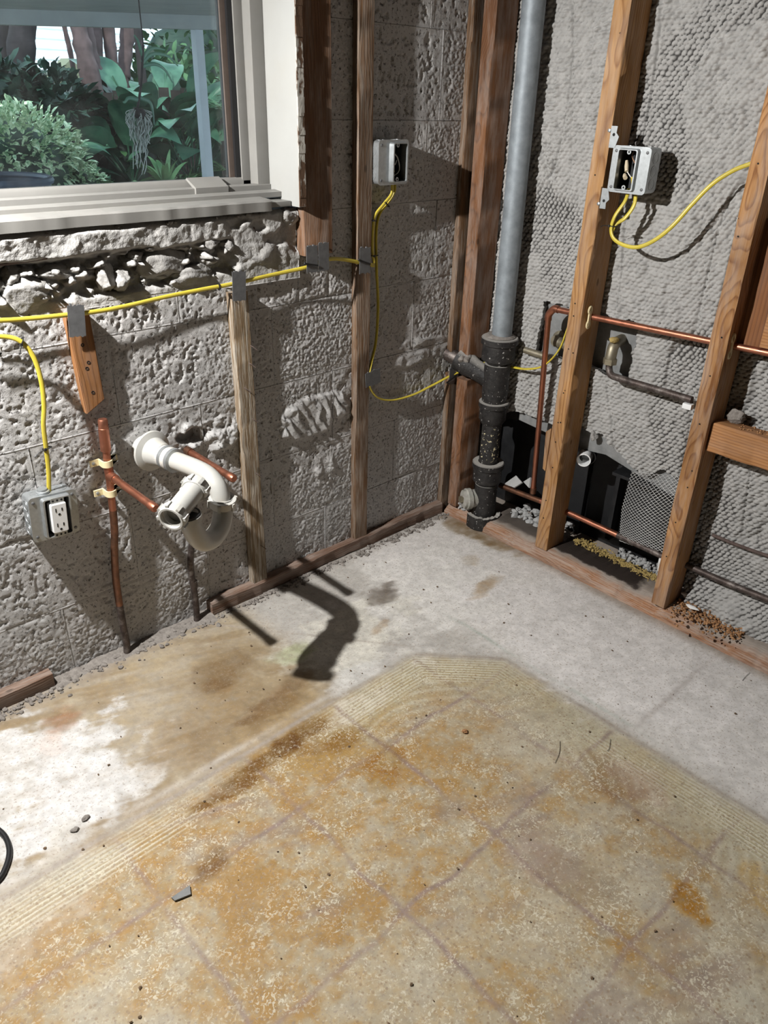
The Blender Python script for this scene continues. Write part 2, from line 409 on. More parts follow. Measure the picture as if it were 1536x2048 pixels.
# ---- floor: worn terrazzo with stains of the old tiles, trowel ridges and dust
def grid_axis(lo, a, b, hi, fine, coarse):
    return np.unique(np.round(np.concatenate([np.arange(lo, a, coarse), np.arange(a, b, fine), np.arange(b, hi + 1e-6, coarse)]), 5))
def make_floor():
    xs = grid_axis(-3.6, -1.84, 0.02, 0.5, 0.0032, 0.16); ys = grid_axis(-3.5, -1.72, 0.0, 0.2, 0.0032, 0.16)
    X, Y = np.meshgrid(xs, ys, indexing='ij')
    wx = X + 0.012 * fbm(X * 9, Y * 9, 3); wy = Y + 0.012 * fbm(X * 9, Y * 9, 8)
    d = np.minimum(np.minimum(-0.455 - X, -0.502 - Y), (-1.125 - X - Y) / 1.414)       # inside of the old tiled field
    dn = d + 0.004 * fbm(X * 14, Y * 14, 21)
    inside = sst(-0.02, 0.06, dn)
    big = fbm(X * 3.2, Y * 3.2, 31, 5, 0.6); mid = fbm(X * 9, Y * 9, 32, 4, 0.6); fine = fbm(X * 40, Y * 40, 33, 4, 0.65)
    bnd = np.clip(0.72 + 0.6 * big + 0.75 * mid + 0.55 * fine, 0, 1)
    smear = fbm((X * 0.94 - Y * 0.34) * 7, (X * 0.34 + Y * 0.94) * 50, 36, 4)
    col = np.zeros(X.shape + (3,)); col[:] = (0.50, 0.475, 0.44)
    def lay(a, c): 
        nonlocal col
        a = np.clip(a, 0, 1)[..., None]; col = col * (1 - a) + np.array(c) * a
    # outer bands
    back = sst(-0.53, -0.40, Y) * sst(-0.72, -1.0, wx)
    back = sst(-0.56, -0.46, Y) * sst(-0.78, -0.92, wx)
    lay(back * np.clip(0.9 + 0.4 * big + 0.3 * smear + 0.3 * fine, 0, 1), (0.42, 0.335, 0.215))
    lay(back * np.clip(0.25 + 0.9 * mid + 0.6 * smear + 0.4 * big, 0, 0.8), (0.30, 0.215, 0.12))
    lay(back * np.clip(0.9 * fbm(X * 8, Y * 8, 39, 4) + 0.5 * fine - 0.05, 0, 0.7), (0.50, 0.45, 0.35))
    lay(sst(-0.50, -0.36, wx) * 0.85, (0.62, 0.595, 0.575))
    # tiled field: yellow to brown glue residue
    lay(inside * (0.45 + 0.5 * bnd), (0.455, 0.36, 0.21))
    fine2 = fbm(X * 75, Y * 75, 34, 3, 0.7)
    lay(inside * np.clip(1.6 * (mid * 0.7 + big * 0.7 + 0.7 * fine + 0.3 * fine2) + 0.06, 0, 0.95), (0.37, 0.215, 0.065))
    lay(inside * np.clip(-2.0 * (mid * 0.5 + big * 0.7) + 0.9 * fine + 0.4 * fine2 - 0.1, 0, 0.85), (0.52, 0.475, 0.37))
    lay(inside * np.clip(1.7 * fbm(X * 5, Y * 5, 61, 4, 0.6) + 0.8 * smear - 0.3, 0, 0.75), (0.30, 0.225, 0.18))
    lay(inside * sst(0.20, 0.02, d) * sst(-1.1, -0.85, X) * 0.6, (0.52, 0.48, 0.30))
    # far right of the field is greyer
    lay(inside * sst(-0.85, -0.5, X + 0.25 * (Y + 1)) * 0.35, (0.45, 0.39, 0.30))
    def spot(cx, cy, rx, ry, c, a=0.8, rot=0, seed=0, soft=0.5):
        ca, sa = math.cos(rot), math.sin(rot); u = ((X - cx) * ca + (Y - cy) * sa) / rx; v = (-(X - cx) * sa + (Y - cy) * ca) / ry
        r = np.hypot(u, v) + 0.75 * fbm(X * 16, Y * 16, seed + 70, 5, 0.62) + 0.3 * smear
        lay(a * sst(1.05, soft, r) * (0.85 + 0.5 * fine), c)
    col *= (0.80 - 0.06 * back + 0.20 * sst(-0.52, -0.40, wx) * (1 - inside))[..., None]
    wht = (0.55, 0.54, 0.53)
    spot(-1.60, -0.26, 0.30, 0.20, wht, 0.97, 0.15, 1, 0.75)
    spot(-1.42, -0.33, 0.14, 0.14, wht, 0.9, 0.5, 27, 0.6)
    spot(-1.46, -0.42, 0.20, 0.07, wht, 0.9, 0.1, 2)
    spot(-1.70, -0.55, 0.30, 0.14, (0.42, 0.39, 0.34), 0.6, 0.0, 3)
    spot(-0.33, -0.36, 0.34, 0.26, (0.64, 0.62, 0.59), 0.9, 0, 4)
    spot(-0.22, -0.80, 0.24, 0.55, (0.64, 0.615, 0.60), 0.9, 0, 5)
    spot(-0.70, -0.34, 0.22, 0.13, (0.57, 0.545, 0.48), 0.85, 0, 6)
    spot(-0.79, -0.47, 0.12, 0.035, (0.56, 0.55, 0.53), 0.7, 0, 7)
    spot(-0.90, -0.56, 0.16, 0.04, (0.54, 0.50, 0.44), 0.7, 0.1, 8)
    spot(-0.50, -0.255, 0.075, 0.055, (0.20, 0.17, 0.145), 0.75, 0.4, 9)
    spot(-0.60, -0.36, 0.05, 0.02, (0.30, 0.20, 0.11), 0.6, 0.3, 10)
    spot(-1.03, -0.25, 0.10, 0.05, (0.26, 0.185, 0.10), 0.7, 0.6, 11)
    spot(-0.98, -0.41, 0.11, 0.035, (0.27, 0.19, 0.11), 0.75, 0.2, 12)
    spot(-1.08, -0.55, 0.23, 0.050, (0.25, 0.145, 0.04), 1.0, 0.10, 13, 0.3)
    spot(-1.02, -0.46, 0.20, 0.055, (0.31, 0.225, 0.12), 0.8, 0.15, 28, 0.3)
    spot(-1.00, -0.62, 0.14, 0.05, (0.31, 0.19, 0.055), 0.7, -0.35, 14)
    spot(-1.325, -0.685, 0.05, 0.035, (0.27, 0.17, 0.07), 0.85, 0.4, 15)
    spot(-1.38, -0.15, 0.05, 0.05, (0.38, 0.24, 0.15), 0.6, 0.4, 16)
    spot(-1.43, -0.22, 0.03, 0.04, (0.50, 0.41, 0.36), 0.5, 0.4, 17)
    spot(-0.735, -1.32, 0.07, 0.03, (0.40, 0.24, 0.055), 0.85, 1.1, 18)
    spot(-0.62, -1.42, 0.09, 0.035, (0.38, 0.24, 0.07), 0.7, 1.0, 19)
    spot(-0.86, -1.10, 0.05, 0.12, (0.33, 0.26, 0.22), 0.6, 0.3, 20)
    spot(-0.86, -0.30, 0.08, 0.05, (0.34, 0.36, 0.23), 0.55, 0.2, 21)
    spot(-0.16, -0.30, 0.05, 0.04, (0.34, 0.26, 0.16), 0.5, 0.2, 23)
    spot(-0.25, -0.42, 0.07, 0.03, (0.36, 0.28, 0.18), 0.5, 0.2, 24)
    spot(-0.04, -0.20, 0.04, 0.16, (0.26, 0.20, 0.12), 0.75, 0.0, 25)
    spot(-0.55, -1.10, 0.10, 0.05, (0.36, 0.27, 0.22), 0.6, 1.2, 26)
    # lines: edge of the field, joints of the lost tiles, greenish seam
    def line(dist, w, c, a, seed): lay(a * np.exp(-(dist / w) ** 2) * np.clip(0.65 + 0.8 * fbm(X * 12, Y * 12, seed), 0, 1), c)
    line(dn, 0.007, (0.30, 0.26, 0.225), 0.9, 90)
    line(dn + 0.022, 0.009, (0.48, 0.45, 0.42), 0.6, 91)
    m = sst(0.0, 0.03, d)
    for k, xx in enumerate((-1.745, -1.444, -1.142, -0.90, -0.64)):
        line(wx - xx - 0.01, 0.0055, (0.23, 0.165, 0.145), 0.95 * m, 100 + k)
    for k, yy in enumerate((-0.69, -0.995, -1.295)):
        line(wy - yy, 0.0055, (0.23, 0.165, 0.145), 0.95 * m, 110 + k)
    line(np.where(X > -0.5, wx + 0.43, 9), 0.006, (0.30, 0.37, 0.32), 0.55 * sst(-1.25, -0.75, Y) * sst(-0.35, -0.6, Y) + 0 * X, 120)
    line(np.where(Y > -0.7, X + 0.72 + 0.8 * (Y + 0.33), 9), 0.006, (0.33, 0.29, 0.25), 0.6 * sst(-0.5, -0.47, Y), 121)
    line(np.where(X > -0.45, wy + 1.02, 9), 0.007, (0.36, 0.32, 0.30), 0.6, 122)
    # grime against the walls
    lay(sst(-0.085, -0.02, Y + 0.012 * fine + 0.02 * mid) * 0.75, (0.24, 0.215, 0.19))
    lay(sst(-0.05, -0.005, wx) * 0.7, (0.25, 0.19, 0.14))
    col *= (1 + 0.16 * fine + 0.14 * fbm(X * 115, Y * 115, 130, 2))[..., None]
    # trowel ridges on the field edge
    arc = np.hypot(X + 0.82, Y + 0.87); q = np.where((d < 0.10), d, 0.115 + 0.35 * (0.35 - arc))
    q = q + 0.004 * fbm(X * 7, Y * 7, 140)
    rm = inside * (sst(0.105, 0.07, d) * sst(0.0, 0.012, d) + 0.4 * sst(0.24, 0.10, d) * sst(-1.12, -0.95, X)) * np.clip(0.5 + 1.4 * fbm(X * 5, Y * 5, 141), 0, 1)
    rid = np.sin(2 * math.pi * q / 0.0092) * rm
    lay(np.clip(rid, 0, 1) * 0.75, (0.62, 0.59, 0.48)); lay(np.clip(-rid, 0, 1) * 0.65, (0.30, 0.225, 0.10))
    def stain(cx, cy, rx, ry, c, a, rot, seed):
        nonlocal col
        ca, sa = math.cos(rot), math.sin(rot); u = ((X - cx) * ca + (Y - cy) * sa) / rx; v = (-(X - cx) * sa + (Y - cy) * ca) / ry
        r = np.hypot(u, v) + 0.5 * fbm(X * 17, Y * 17, seed + 270, 5, 0.62) + 0.45 * smear
        col = col * (1 - np.clip(a * sst(1.1, 0.5, r) * (0.9 + 0.5 * fine), 0, 1)[..., None] * (1 - np.array(c)))
    stain(-1.10, -0.545, 0.24, 0.032, (0.50, 0.38, 0.16), 1.0, 0.10, 1)
    stain(-0.99, -0.585, 0.13, 0.045, (0.60, 0.46, 0.20), 0.9, -0.5, 2)
    stain(-0.99, -0.415, 0.13, 0.05, (0.58, 0.50, 0.40), 0.9, 0.25, 3)
    stain(-1.03, -0.24, 0.12, 0.06, (0.60, 0.52, 0.42), 0.85, 0.4, 4)
    stain(-1.14, -0.36, 0.20, 0.09, (0.78, 0.70, 0.60), 0.9, 0.3, 5)
    stain(-1.325, -0.685, 0.045, 0.03, (0.55, 0.42, 0.22), 1.0, 0.4, 6)
    stain(-0.735, -1.32, 0.07, 0.03, (0.72, 0.50, 0.14), 1.0, 1.1, 7)
    stain(-0.50, -0.26, 0.075, 0.05, (0.42, 0.39, 0.36), 0.9, 0.4, 8)
    stain(-1.385, -0.145, 0.05, 0.04, (0.66, 0.50, 0.40), 0.8, 0.4, 9)
    stain(-0.93, -0.72, 0.10, 0.05, (0.80, 0.62, 0.30), 0.9, 0.9, 10)
    stain(-0.60, -1.08, 0.10, 0.045, (0.74, 0.66, 0.60), 0.9, 1.2, 11)
    stain(-0.85, -1.15, 0.06, 0.12, (0.74, 0.68, 0.62), 0.9, 0.2, 12)
    stain(-0.84, -0.31, 0.07, 0.05, (0.76, 0.80, 0.62), 0.8, 0.2, 13)
    stain(-0.03, -0.22, 0.04, 0.18, (0.60, 0.50, 0.36), 0.9, 0.0, 14)
    stain(-0.24, -0.42, 0.08, 0.03, (0.76, 0.66, 0.54), 0.9, 0.2, 15)
    Z = 0.0007 * rid + 0.0012 * fbm(X * 8, Y * 8, 150) + 0.0004 * fine
    Z = np.where((X < -1.84) | (Y < -1.72), 0, Z)
    P = np.stack([X, Y, Z], -1)
    V, Q, src = sheet(P, np.ones((len(xs) - 1, len(ys) - 1), bool), (0, 0, -0.08))
    me_attr = np.concatenate([col.reshape(-1, 3)[src], np.tile([[0.3, 0.3, 0.3]], (len(V) - len(src), 1))])
    chip = inside.reshape(-1)[src]; chip = np.concatenate([chip, np.zeros(len(V) - len(src))])
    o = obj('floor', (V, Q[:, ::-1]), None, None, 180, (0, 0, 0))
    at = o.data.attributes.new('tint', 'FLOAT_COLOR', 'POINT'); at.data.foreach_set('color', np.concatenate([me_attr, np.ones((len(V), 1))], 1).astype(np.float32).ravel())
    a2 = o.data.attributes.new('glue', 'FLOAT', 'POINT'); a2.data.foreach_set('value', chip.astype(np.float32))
    t = NT('worn_terrazzo')
    c = t.attr('tint', 'Color'); g = t.attr('glue')
    chipc = t.vor(150, out='Color'); cd_ = t.vor(150)
    sep = t.n('ShaderNodeSeparateColor'); t.l(chipc, sep.inputs[0])
    pick = t.ramp(sep.outputs[0], (0.72, 0), (0.74, 1)); core = t.ramp(cd_, (0.28, 1), (0.45, 0))
    c = t.mix(t.math('MULTIPLY', t.math('MULTIPLY', pick, core), t.math('ADD', t.math('MULTIPLY', g, 0.45), 0.2)), c, (0.24, 0.165, 0.10))
    sq = t.noise(115, 2, 0.5, dist=1.6)
    sq = t.math('MULTIPLY', t.ramp(sq, (0.55, 0), (0.60, 1)), t.ramp(t.noise(11, 4, 0.65), (0.47, 0.08), (0.60, 1)))
    c = t.mix(t.math('MULTIPLY', sq, t.math('MULTIPLY', g, 0.7)), c, (0.60, 0.55, 0.43))
    c = t.mix(t.math('MULTIPLY', t.ramp(t.noise(170, 3, 0.6), (0.58, 0), (0.66, 1)), t.math('ADD', t.math('MULTIPLY', g, 0.4), 0.15)), c, (0.30, 0.21, 0.125))
    c = t.mix(t.math('MULTIPLY', t.ramp(t.noise(140, 3, 0.6, vec=t.mp((1, 1, 1), (4, 7, 2))), (0.58, 0), (0.68, 1)), t.math('ADD', t.math('MULTIPLY', g, 0.35), 0.1)), c, (0.62, 0.57, 0.46))
    c = t.mix(t.math('MULTIPLY', t.ramp(t.noise(190, 2), (0.60, 0), (0.66, 1)), 0.55), c, (0.25, 0.2, 0.16))
    h = t.noise(260, 4, 0.6)
    o.data.materials.append(t.done(c, 0.62, 0, t.bump(h, 0.35, 0.001), 0.35))
    return struct(o)
floor = make_floor()

# ---- back wall: concrete blocks
ZE = [-0.02, 0.182, 0.385, 0.59, 0.79, 1.0, 1.197, 1.40, 1.605, 1.81, 2.01, 2.2, 2.42]
JO = [(-2.10, -1.70, -1.285, -0.90, -0.50, -0.12), (-1.9, -1.49, -1.09, -0.68, -0.225), (-2.10, -1.69, -1.285, -0.88, -0.47, -0.08),
      (-1.9, -1.48, -1.08, -0.66, -0.165), (-2.1, -1.7, -1.30, -0.91, -0.48, -0.09), (-0.145,), (-0.5, -0.1), (-0.145,), (-0.5, -0.1), (-0.145,), (-0.5, -0.1), (-0.145,)]
XB0, XB1 = -2.4, 0.10
def ell(x, z, cx, cz, rx, rz): return np.hypot((x - cx) / rx, (z - cz) / rz)
def HB(x, z):
    """relief of the block face, metres out into the room"""
    w1 = fbm(x * 30, z * 30, 201, 2); w2 = fbm(x * 30, z * 30, 205, 2)
    f1, f2, c = worley(x / 0.0068 + 0.5 * w1, z / 0.0062 + 0.5 * w2, 210)
    peb = np.sqrt(np.clip(1 - (f1 / 0.75) ** 2, 0, 1)) * (0.55 + 0.6 * c)
    g1, g2, gc = worley(x / 0.016 + 0.6 * w2, z / 0.015 + 0.6 * w1, 214)
    m = sst(-0.25, 0.30, fbm(x * 4.5, z * 4.5, 220, 4, 0.6)) * 0.85 + 0.15
    band = ((ell(x, z, -0.545, 0.68, 0.16, 0.18) < 1) | (ell(x, z, -0.53, 0.86, 0.09, 0.06) < 1))
    m = np.clip(m + 0.5 * band, 0, 1.2)
    fl = fbm(x * 110, z * 110, 230, 3, 0.6)
    h = 0.0036 * m * peb + 0.0010 * m * sst(0.8, 0.2, g1) * (gc - 0.3) + 0.0022 * fbm(x * 6, z * 6, 240, 4) + 0.0010 * fl
    pit = fbm(x * 95, z * 80, 250, 3, 0.55)
    h = h - 0.0040 * sst(0.18, 0.38, pit) * (1.15 - m)
    # mortar smears
    s = sst(1.0, 0.75, ell(x, z, -0.54, 0.475, 0.135, 0.062) + 0.25 * fbm(x * 25, z * 25, 260))
    ph = x / 0.038 + 0.9 * (z - 0.47) / 0.05 + 1.2 * fbm(x * 12, z * 12, 261)
    fold = (ph % 1.0)
    h = h * (1 - s) + s * (0.004 + 0.016 * np.where(fold < 0.75, fold / 0.75, (1 - fold) / 0.25) * (0.6 + 0.6 * fbm(x * 16, z * 9, 262)) + 0.001 * fl)
    s = sst(1.0, 0.8, ell(x, z, -0.17, 0.585, 0.19, 0.040) + 0.3 * fbm(x * 18, z * 18, 264))
    h = h * (1 - s) + s * (0.005 + 0.007 * fbm(x * 24, z * 30, 265, 3) + 0.0008 * fl)
    s = sst(1.0, 0.8, ell(x, z, -0.86, 0.505, 0.115, 0.048) + 0.35 * fbm(x * 16, z * 16, 266))
    h = h * (1 - s) + s * (0.006 + 0.020 * fbm(x * 30, z * 34, 267, 4, 0.6))
    s = sst(1.05, 0.75, ell(x, z, -0.905, 0.515, 0.042, 0.020) + 0.3 * fbm(x * 40, z * 40, 268)); h = h - 0.05 * s
    s = sst(1.1, 0.8, ell(x, z, -1.03, 0.52, 0.05, 0.05)); h = h * (1 - s) + 0.002 * s
    # ragged lumps hanging from the joint low between the battens
    s = sst(1.0, 0.5, ell(x, z, -0.50, 0.30, 0.05, 0.06) + 0.5 * fbm(x * 22, z * 22, 270)); h = h + 0.012 * s * np.clip(fbm(x * 40, z * 40, 271) + 0.3, 0, 1)
    return h
wall_back = struct(thing('wall_back', (0, 0, 0), None, None))
def make_block(x0, x1, z0, z1):
    fine = x1 > -1.52 and z0 < 1.42 and x0 < 0.06
    st = 0.0030 if fine else 0.02
    g = 0.0003
    nx = max(3, int((x1 - x0 - 2*g) / st)); nz = max(3, int((z1 - z0 - 2*g) / st))
    X, Z = np.meshgrid(np.linspace(x0 + g, x1 - g, nx), np.linspace(z0 + g, z1 - g, nz), indexing='ij')
    H = HB(X, Z) if fine else 0.003 * fbm(X * 40, Z * 40, 5)
    e = np.minimum(np.minimum(X - x0, x1 - X), np.minimum(Z - z0, z1 - Z)) + 0.0025 * fbm(X * 45, Z * 45, 290)
    open_ = np.clip(0.05 + 1.5 * fbm(X * 6, Z * 6, 291, 3), 0.0, 1.0)
    H = H - (0.0008 + 0.008 * open_) * np.exp(-np.clip(e, 0, 1) / 0.0035)
    sm = (1 - open_) * sst(0.016, 0.004, e)
    H = H * (1 - 0.8 * sm) + 0.0012 * sm
    k = RNG.uniform(-0.0012, 0.0012)
    P = np.stack([X, -(H + k), Z], -1)
    V, Q, _ = sheet(P, np.ones((nx - 1, nz - 1), bool), (0, 0.03, 0))
    return obj('block', (V, Q), MT['block'], wall_back, 180)
for i in range(len(ZE) - 1):
    e = [XB0] + list(JO[i]) + [XB1]
    for x0, x1 in zip(e[:-1], e[1:]):
        z0, z1 = ZE[i], ZE[i + 1]
        if z0 >= 0.99 and z0 < 2.1:
            if x1 <= -0.57: continue
            x0 = max(x0, -0.576)
            make_block(x0, x1, z0, z1)
        elif i == 4:
            if x0 < -0.576 < x1:
                make_block(x0, -0.576, z0, 0.862); make_block(-0.576, x1, z0, z1)
            elif x1 <= -0.576: make_block(x0, x1, z0, 0.862)
            else: make_block(x0, x1, z0, z1)
        else: make_block(x0, x1, z0, z1)
mb = MB()                                                        # masonry core and mortar bed behind the faces
mb.box((-3.6, 0.028, -0.05), (0.3, 0.20, 0.855)); mb.box((-0.576, 0.028, 0.855), (0.3, 0.20, 2.45))
mb.box((-3.6, 0.075, 0.855), (-0.576, 0.20, 1.005)); mb.box((-3.6, 0.0, 1.005), (-1.98, 0.20, 2.45)); mb.box((-1.98, 0.0, 2.12), (-0.576, 0.2, 2.45))
mb.box((-3.6, -0.002, -0.05), (-2.4, 0.03, 1.005))
obj('masonry_core', mb, MT['mortar'], wall_back)
def mortar_bed():
    mb = MB()
    for i, z in enumerate(ZE[1:9]):
        if z > 1.01: x0 = -0.576
        else: x0 = XB0
        if abs(z - 1.0) < 0.01: x0 = -0.576
        mb.box((x0, 0.0012, z - 0.004), (XB1, 0.03, z + 0.004))
    for i, js in enumerate(JO[:8]):
        for x in js:
            if ZE[i] > 0.99 and x < -0.57: continue
            zt = ZE[i+1] if not (i == 4 and x < -0.57) else 0.862
            mb.box((x - 0.004, 0.0012, ZE[i]), (x + 0.004, 0.03, zt))
    return mb
obj('mortar', mortar_bed(), MT['mortar'], wall_back)
# broken-out band below the window
def broken():
    xs = np.concatenate([np.arange(-2.4, -1.5, 0.02), np.arange(-1.5, -0.576, 0.003)]); zs = np.arange(0.852, 1.012, 0.0028)
    X, Z = np.meshgrid(xs, zs, indexing='ij')
    zb = 0.877 + 0.016 * fbm(X * 9, X * 0 + 3, 300, 3); zt = 0.952 + 0.006 * fbm(X * 14, X * 0 + 5, 301, 3)
    rec = sst(zb - 0.004, zb + 0.012, Z) * sst(zt + 0.004, zt - 0.006, Z)
    right = sst(-0.80, -0.74, X + 0.03 * fbm(X * 15, Z * 15, 303))
    rec = rec * (1 - 0.92 * right)
    n = fbm(X * 22, Z * 26, 305, 5, 0.62); n2 = np.abs(fbm(X * 40, Z * 40, 306, 4, 0.6))
    f1, f2, c = worley(X / 0.035 + n, Z / 0.025, 307)
    H = -rec * (0.019 + 0.022 * n - 0.030 * sst(0.6, 0.1, f1) * c * 1.4 + 0.006 * n2) + 0.004 * fbm(X * 30, Z * 30, 308, 4) + 0.002 * n2
    H = H + sst(zt, zt + 0.01, Z) * (0.015 + 0.006 * n) * (1 - right)
    H = H + right * (0.012 - 0.010 * sst(0.1, 0.35, fbm(X * 14, Z * 20, 309, 4)))
    H = H - 0.014 * sst(1.001, 1.012, Z + 0.006 * n)
    P = np.stack([X, -H, Z], -1)
    V, Q, _ = sheet(P, np.ones((len(xs) - 1, len(zs) - 1), bool), (0, 0.10, 0))
    V[:, 1] = np.minimum(V[:, 1], 0.12)
    o = obj('broken_edge', (V, Q), MT['rubble'], wall_back, 180)
broken()
for k, (px, py, w, h, dy) in enumerate(((45, 588, 42, 26, 0.006), (95, 548, 40, 14, 0.02), (212, 556, 17, 24, 0.004), (242, 562, 16, 18, 0.004), (330, 528, 55, 30, 0.012),
        (385, 548, 48, 18, 0.010), (520, 508, 42, 26, 0.006), (270, 512, 15, 10, 0.012), (415, 488, 24, 15, 0.008), (450, 490, 15, 12, 0.006), (20, 552, 22, 16, 0.02), (150, 545, 50, 14, 0.03), (300, 492, 20, 8, 0.010), (575, 430, 22, 14, 0.0), (510, 470, 14, 10, 0.004))):
    c = by(px, py, dy); s = 0.00112
    mb = chunk(MB(), c + Vector((0, 0.002, 0)), (w * s * 1.12, 0.028, h * s * 1.25), 400 + k)
    obj('stone', mb, MT['stone'], wall_back, 180)

# ---- right wall: backs of plaster keys pushed through metal lath
def HP(y, z):
    wy = 0.010 * fbm(y * 11, z * 9, 500, 4); wz = 0.012 * fbm(y * 9, z * 9, 505, 4)
    mesh = sst(0.05, 0.22, fbm(y * 4 + 3, z * 3.2 + 1, 530, 3) - 0.35 * (y + 0.62) * (y > -0.86) * 1.0)
    strv = 1 + 0.35 * fbm(y * 7, z * 7, 531, 2)
    Y = y + wy; Z = z + wz + 0.10 * y * 0.25
    cy, cz = 0.0140, 0.0098
    out = np.zeros(y.shape); r0 = np.floor(Z / cz)
    for dr in (-1, 0, 1):
        r = r0 + dr; off = 0.5 * (r % 2); u0 = np.floor(Y / cy + off)
        for du in (-1, 0, 1):
            c = u0 + du; s = _h(c, r, 510); s2 = _h(c, r, 511)
            du_ = (Y / cy + off - c - 0.5) + 0.25 * (s2 - 0.5); dv = (Z / cz - r - 0.5)
            dv = dv + 0.25 * du_                                   # tilted dabs
            dv = np.where(dv < 0, dv * 1.35, dv * 0.85) + 0.2 * (s - 0.5)
            out = np.maximum(out, (0.45 + 0.75 * s) * np.sqrt(np.clip(1 - (du_ / ((0.70 - 0.17 * mesh) * strv)) ** 2 - (dv / (0.72 - 0.12 * mesh)) ** 2, 0, 1)))
    big = fbm(y * 5, z * 4, 520, 4, 0.55)
    amp = 0.0105 + 0.003 * big
    wire = np.maximum(0, 1 - 3.2 * np.abs(((Y / cy + 0.5 * 0 + Z / cz * 0.5) % 1.0) - 0.5)) 
    wire2 = np.maximum(0, 1 - 3.2 * np.abs(((Y / cy - Z / cz * 0.5) % 1.0) - 0.5))
    h = out * amp * (1 - 0.45 * mesh) + 0.0012 * mesh * np.maximum(wire, wire2)
    lump = sst(0.15, 0.4, fbm(y * 18, z * 8, 540, 3)) * (1 - mesh)
    h = h + 0.004 * lump * (0.5 + out) + 0.005 * big + 0.0006 * fbm(y * 160, z * 160, 541, 2)
    grv = np.abs(fbm(y * 9, z * 1.6, 550, 2)); h = h - 0.008 * sst(0.05, 0.0, grv) + 0.004 * fbm(y * 30, z * 5, 551, 2) * (1 - mesh)
    h = h + sst(0.14, 0.04, z) * sst(-0.84, -0.88, y) * (0.03 + 0.02 * fbm(y * 20, z * 20, 560, 4))
    gap_shade = sst(0.50, 0.16, out) * (1 - 0.8 * lump) * (0.75 + 0.25 * mesh)
    return h, gap_shade
def make_plaster():
    ys = grid_axis(-3.5, -1.24, -0.03, -0.02, 0.0021, 0.12); zs = grid_axis(0.0, 0.0, 1.50, 2.42, 0.0021, 0.08)
    Yg, Zg = np.meshgrid(ys, zs, indexing='ij')
    H, GAP = HP(Yg, Zg); H = np.where((Yg < -1.24) | (Zg > 1.50), 0.003, H)
    X = 0.100 - H
    yc = (ys[:-1] + ys[1:]) / 2; zc = (zs[:-1] + zs[1:]) / 2
    Yc, Zc = np.meshgrid(yc, zc, indexing='ij'); nz_ = 0.012 * fbm(Yc * 24, Zc * 24, 570, 4)
    zb = np.interp(-Yc[:, 0], [0, 0.10, 0.24, 0.34, 0.46, 0.52, 0.57, 0.62, 0.67, 0.72, 0.80, 0.83, 0.86, 0.9], [0.30, 0.36, 0.405, 0.40, 0.42, 0.425, 0.385, 0.36, 0.345, 0.38, 0.36, 0.12, 0.05, 0.02])
    hole = Zc < zb[:, None] + nz_
    hole |= (Yc < -0.264 + nz_ * 0.7) & (Yc > -0.572 + nz_) & (Zc > 0.598 + nz_) & (Zc < 0.75 + nz_)
    P = np.stack([X, Yg, Zg], -1)[:, ::-1]; keep = ~hole[:, ::-1]
    V, Q, src = sheet(P, keep, (0.014, 0, 0))
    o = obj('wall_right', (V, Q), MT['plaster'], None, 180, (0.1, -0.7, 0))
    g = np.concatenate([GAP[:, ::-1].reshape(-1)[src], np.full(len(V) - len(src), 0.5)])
    at = o.data.attributes.new('gap_shade', 'FLOAT', 'POINT'); at.data.foreach_set('value', g.astype(np.float32))
    return struct(o)
wall_right = make_plaster()
mb = MB(); mb.box((0.30, -3.5, -0.05), (0.38, 0.1, 2.45)); obj('wall_core', mb, MT['mortar'], wall_right)
mb = MB(); mb.box((0.118, -0.50, 0.595), (0.128, -0.245, 0.76)); mb.box((0.118, -0.70, 0.585), (0.128, -0.50, 0.765)); obj('backer_board', mb, MT['cement'], wall_right)
mb = MB(); mb.prism([(0.116, -0.21, 0.365), (0.116, -0.45, 0.345), (0.116, -0.53, 0.355), (0.116, -0.70, 0.318), (0.116, -0.80, 0.30), (0.116, -0.80, 0.5), (0.116, -0.21, 0.5)], (0.012, 0, 0)); obj('backer_board', mb, MT['cement'], wall_right)
mb = MB(); mb.box((0.115, -0.205, 0.36), (0.13, 0.02, 0.5)); obj('black_paper', mb, MT['void'], wall_right)
for nm, lo, hi in (('wall_left', (-3.7, -3.5, -0.05), (-3.6, 0.1, 2.45)), ('wall_front', (-3.6, -3.6, -0.05), (0.3, -3.5, 2.45))):
    struct(obj(nm, MB().box(lo, hi), MT['drywall']))
struct(obj('ceiling', MB().box((-3.7, -3.6, 2.42), (0.34, 0.2, 2.5)), MT['drywall']))

# ---- window in the back wall
win = struct(thing('window_1', (-1.27, 0.08, 1.02), None, None))
XL, XR = -1.98, -0.598
def along_x(prof, x0=XL, x1=XR):
    return MB().prism([(x0, y, z) for y, z in prof], (x1 - x0, 0, 0))
def stool():
    xs = np.linspace(XL, -0.66, 120); pr = [(-0.022, 1.012), (-0.0225, 1.032), (-0.019, 1.0365), (0.055, 1.040), (0.055, 1.012)]
    vs = []; fs = []
    for i, x in enumerate(xs):
        c = 0.004 * max(0, float(vn(np.array(x * 9.0), np.array(2.0), 5))) + 0.002 * float(vn(np.array(x * 40.0), np.array(2.0), 6))
        for j, (y, z) in enumerate(pr): vs.append((x, y + (c if j in (0, 1, 2) else 0), z - (abs(c) * 0.4 if j == 2 else 0)))
    n = len(pr)
    for i in range(len(xs) - 1):
        for j in range(n): fs.append((i*n + j, i*n + (j+1) % n, (i+1)*n + (j+1) % n, (i+1)*n + j))
    fs.append(tuple(range(n))); fs.append(tuple((len(xs) - 1) * n + k for k in range(n))[::-1])
    return MB().add(vs, fs)
obj('stool', stool(), MT['frame'], win)
obj('stool_end', MB().cbox((-0.664, -0.015, 1.018), (-0.60, 0.05, 1.030), 0.003), MT['frame'], win)
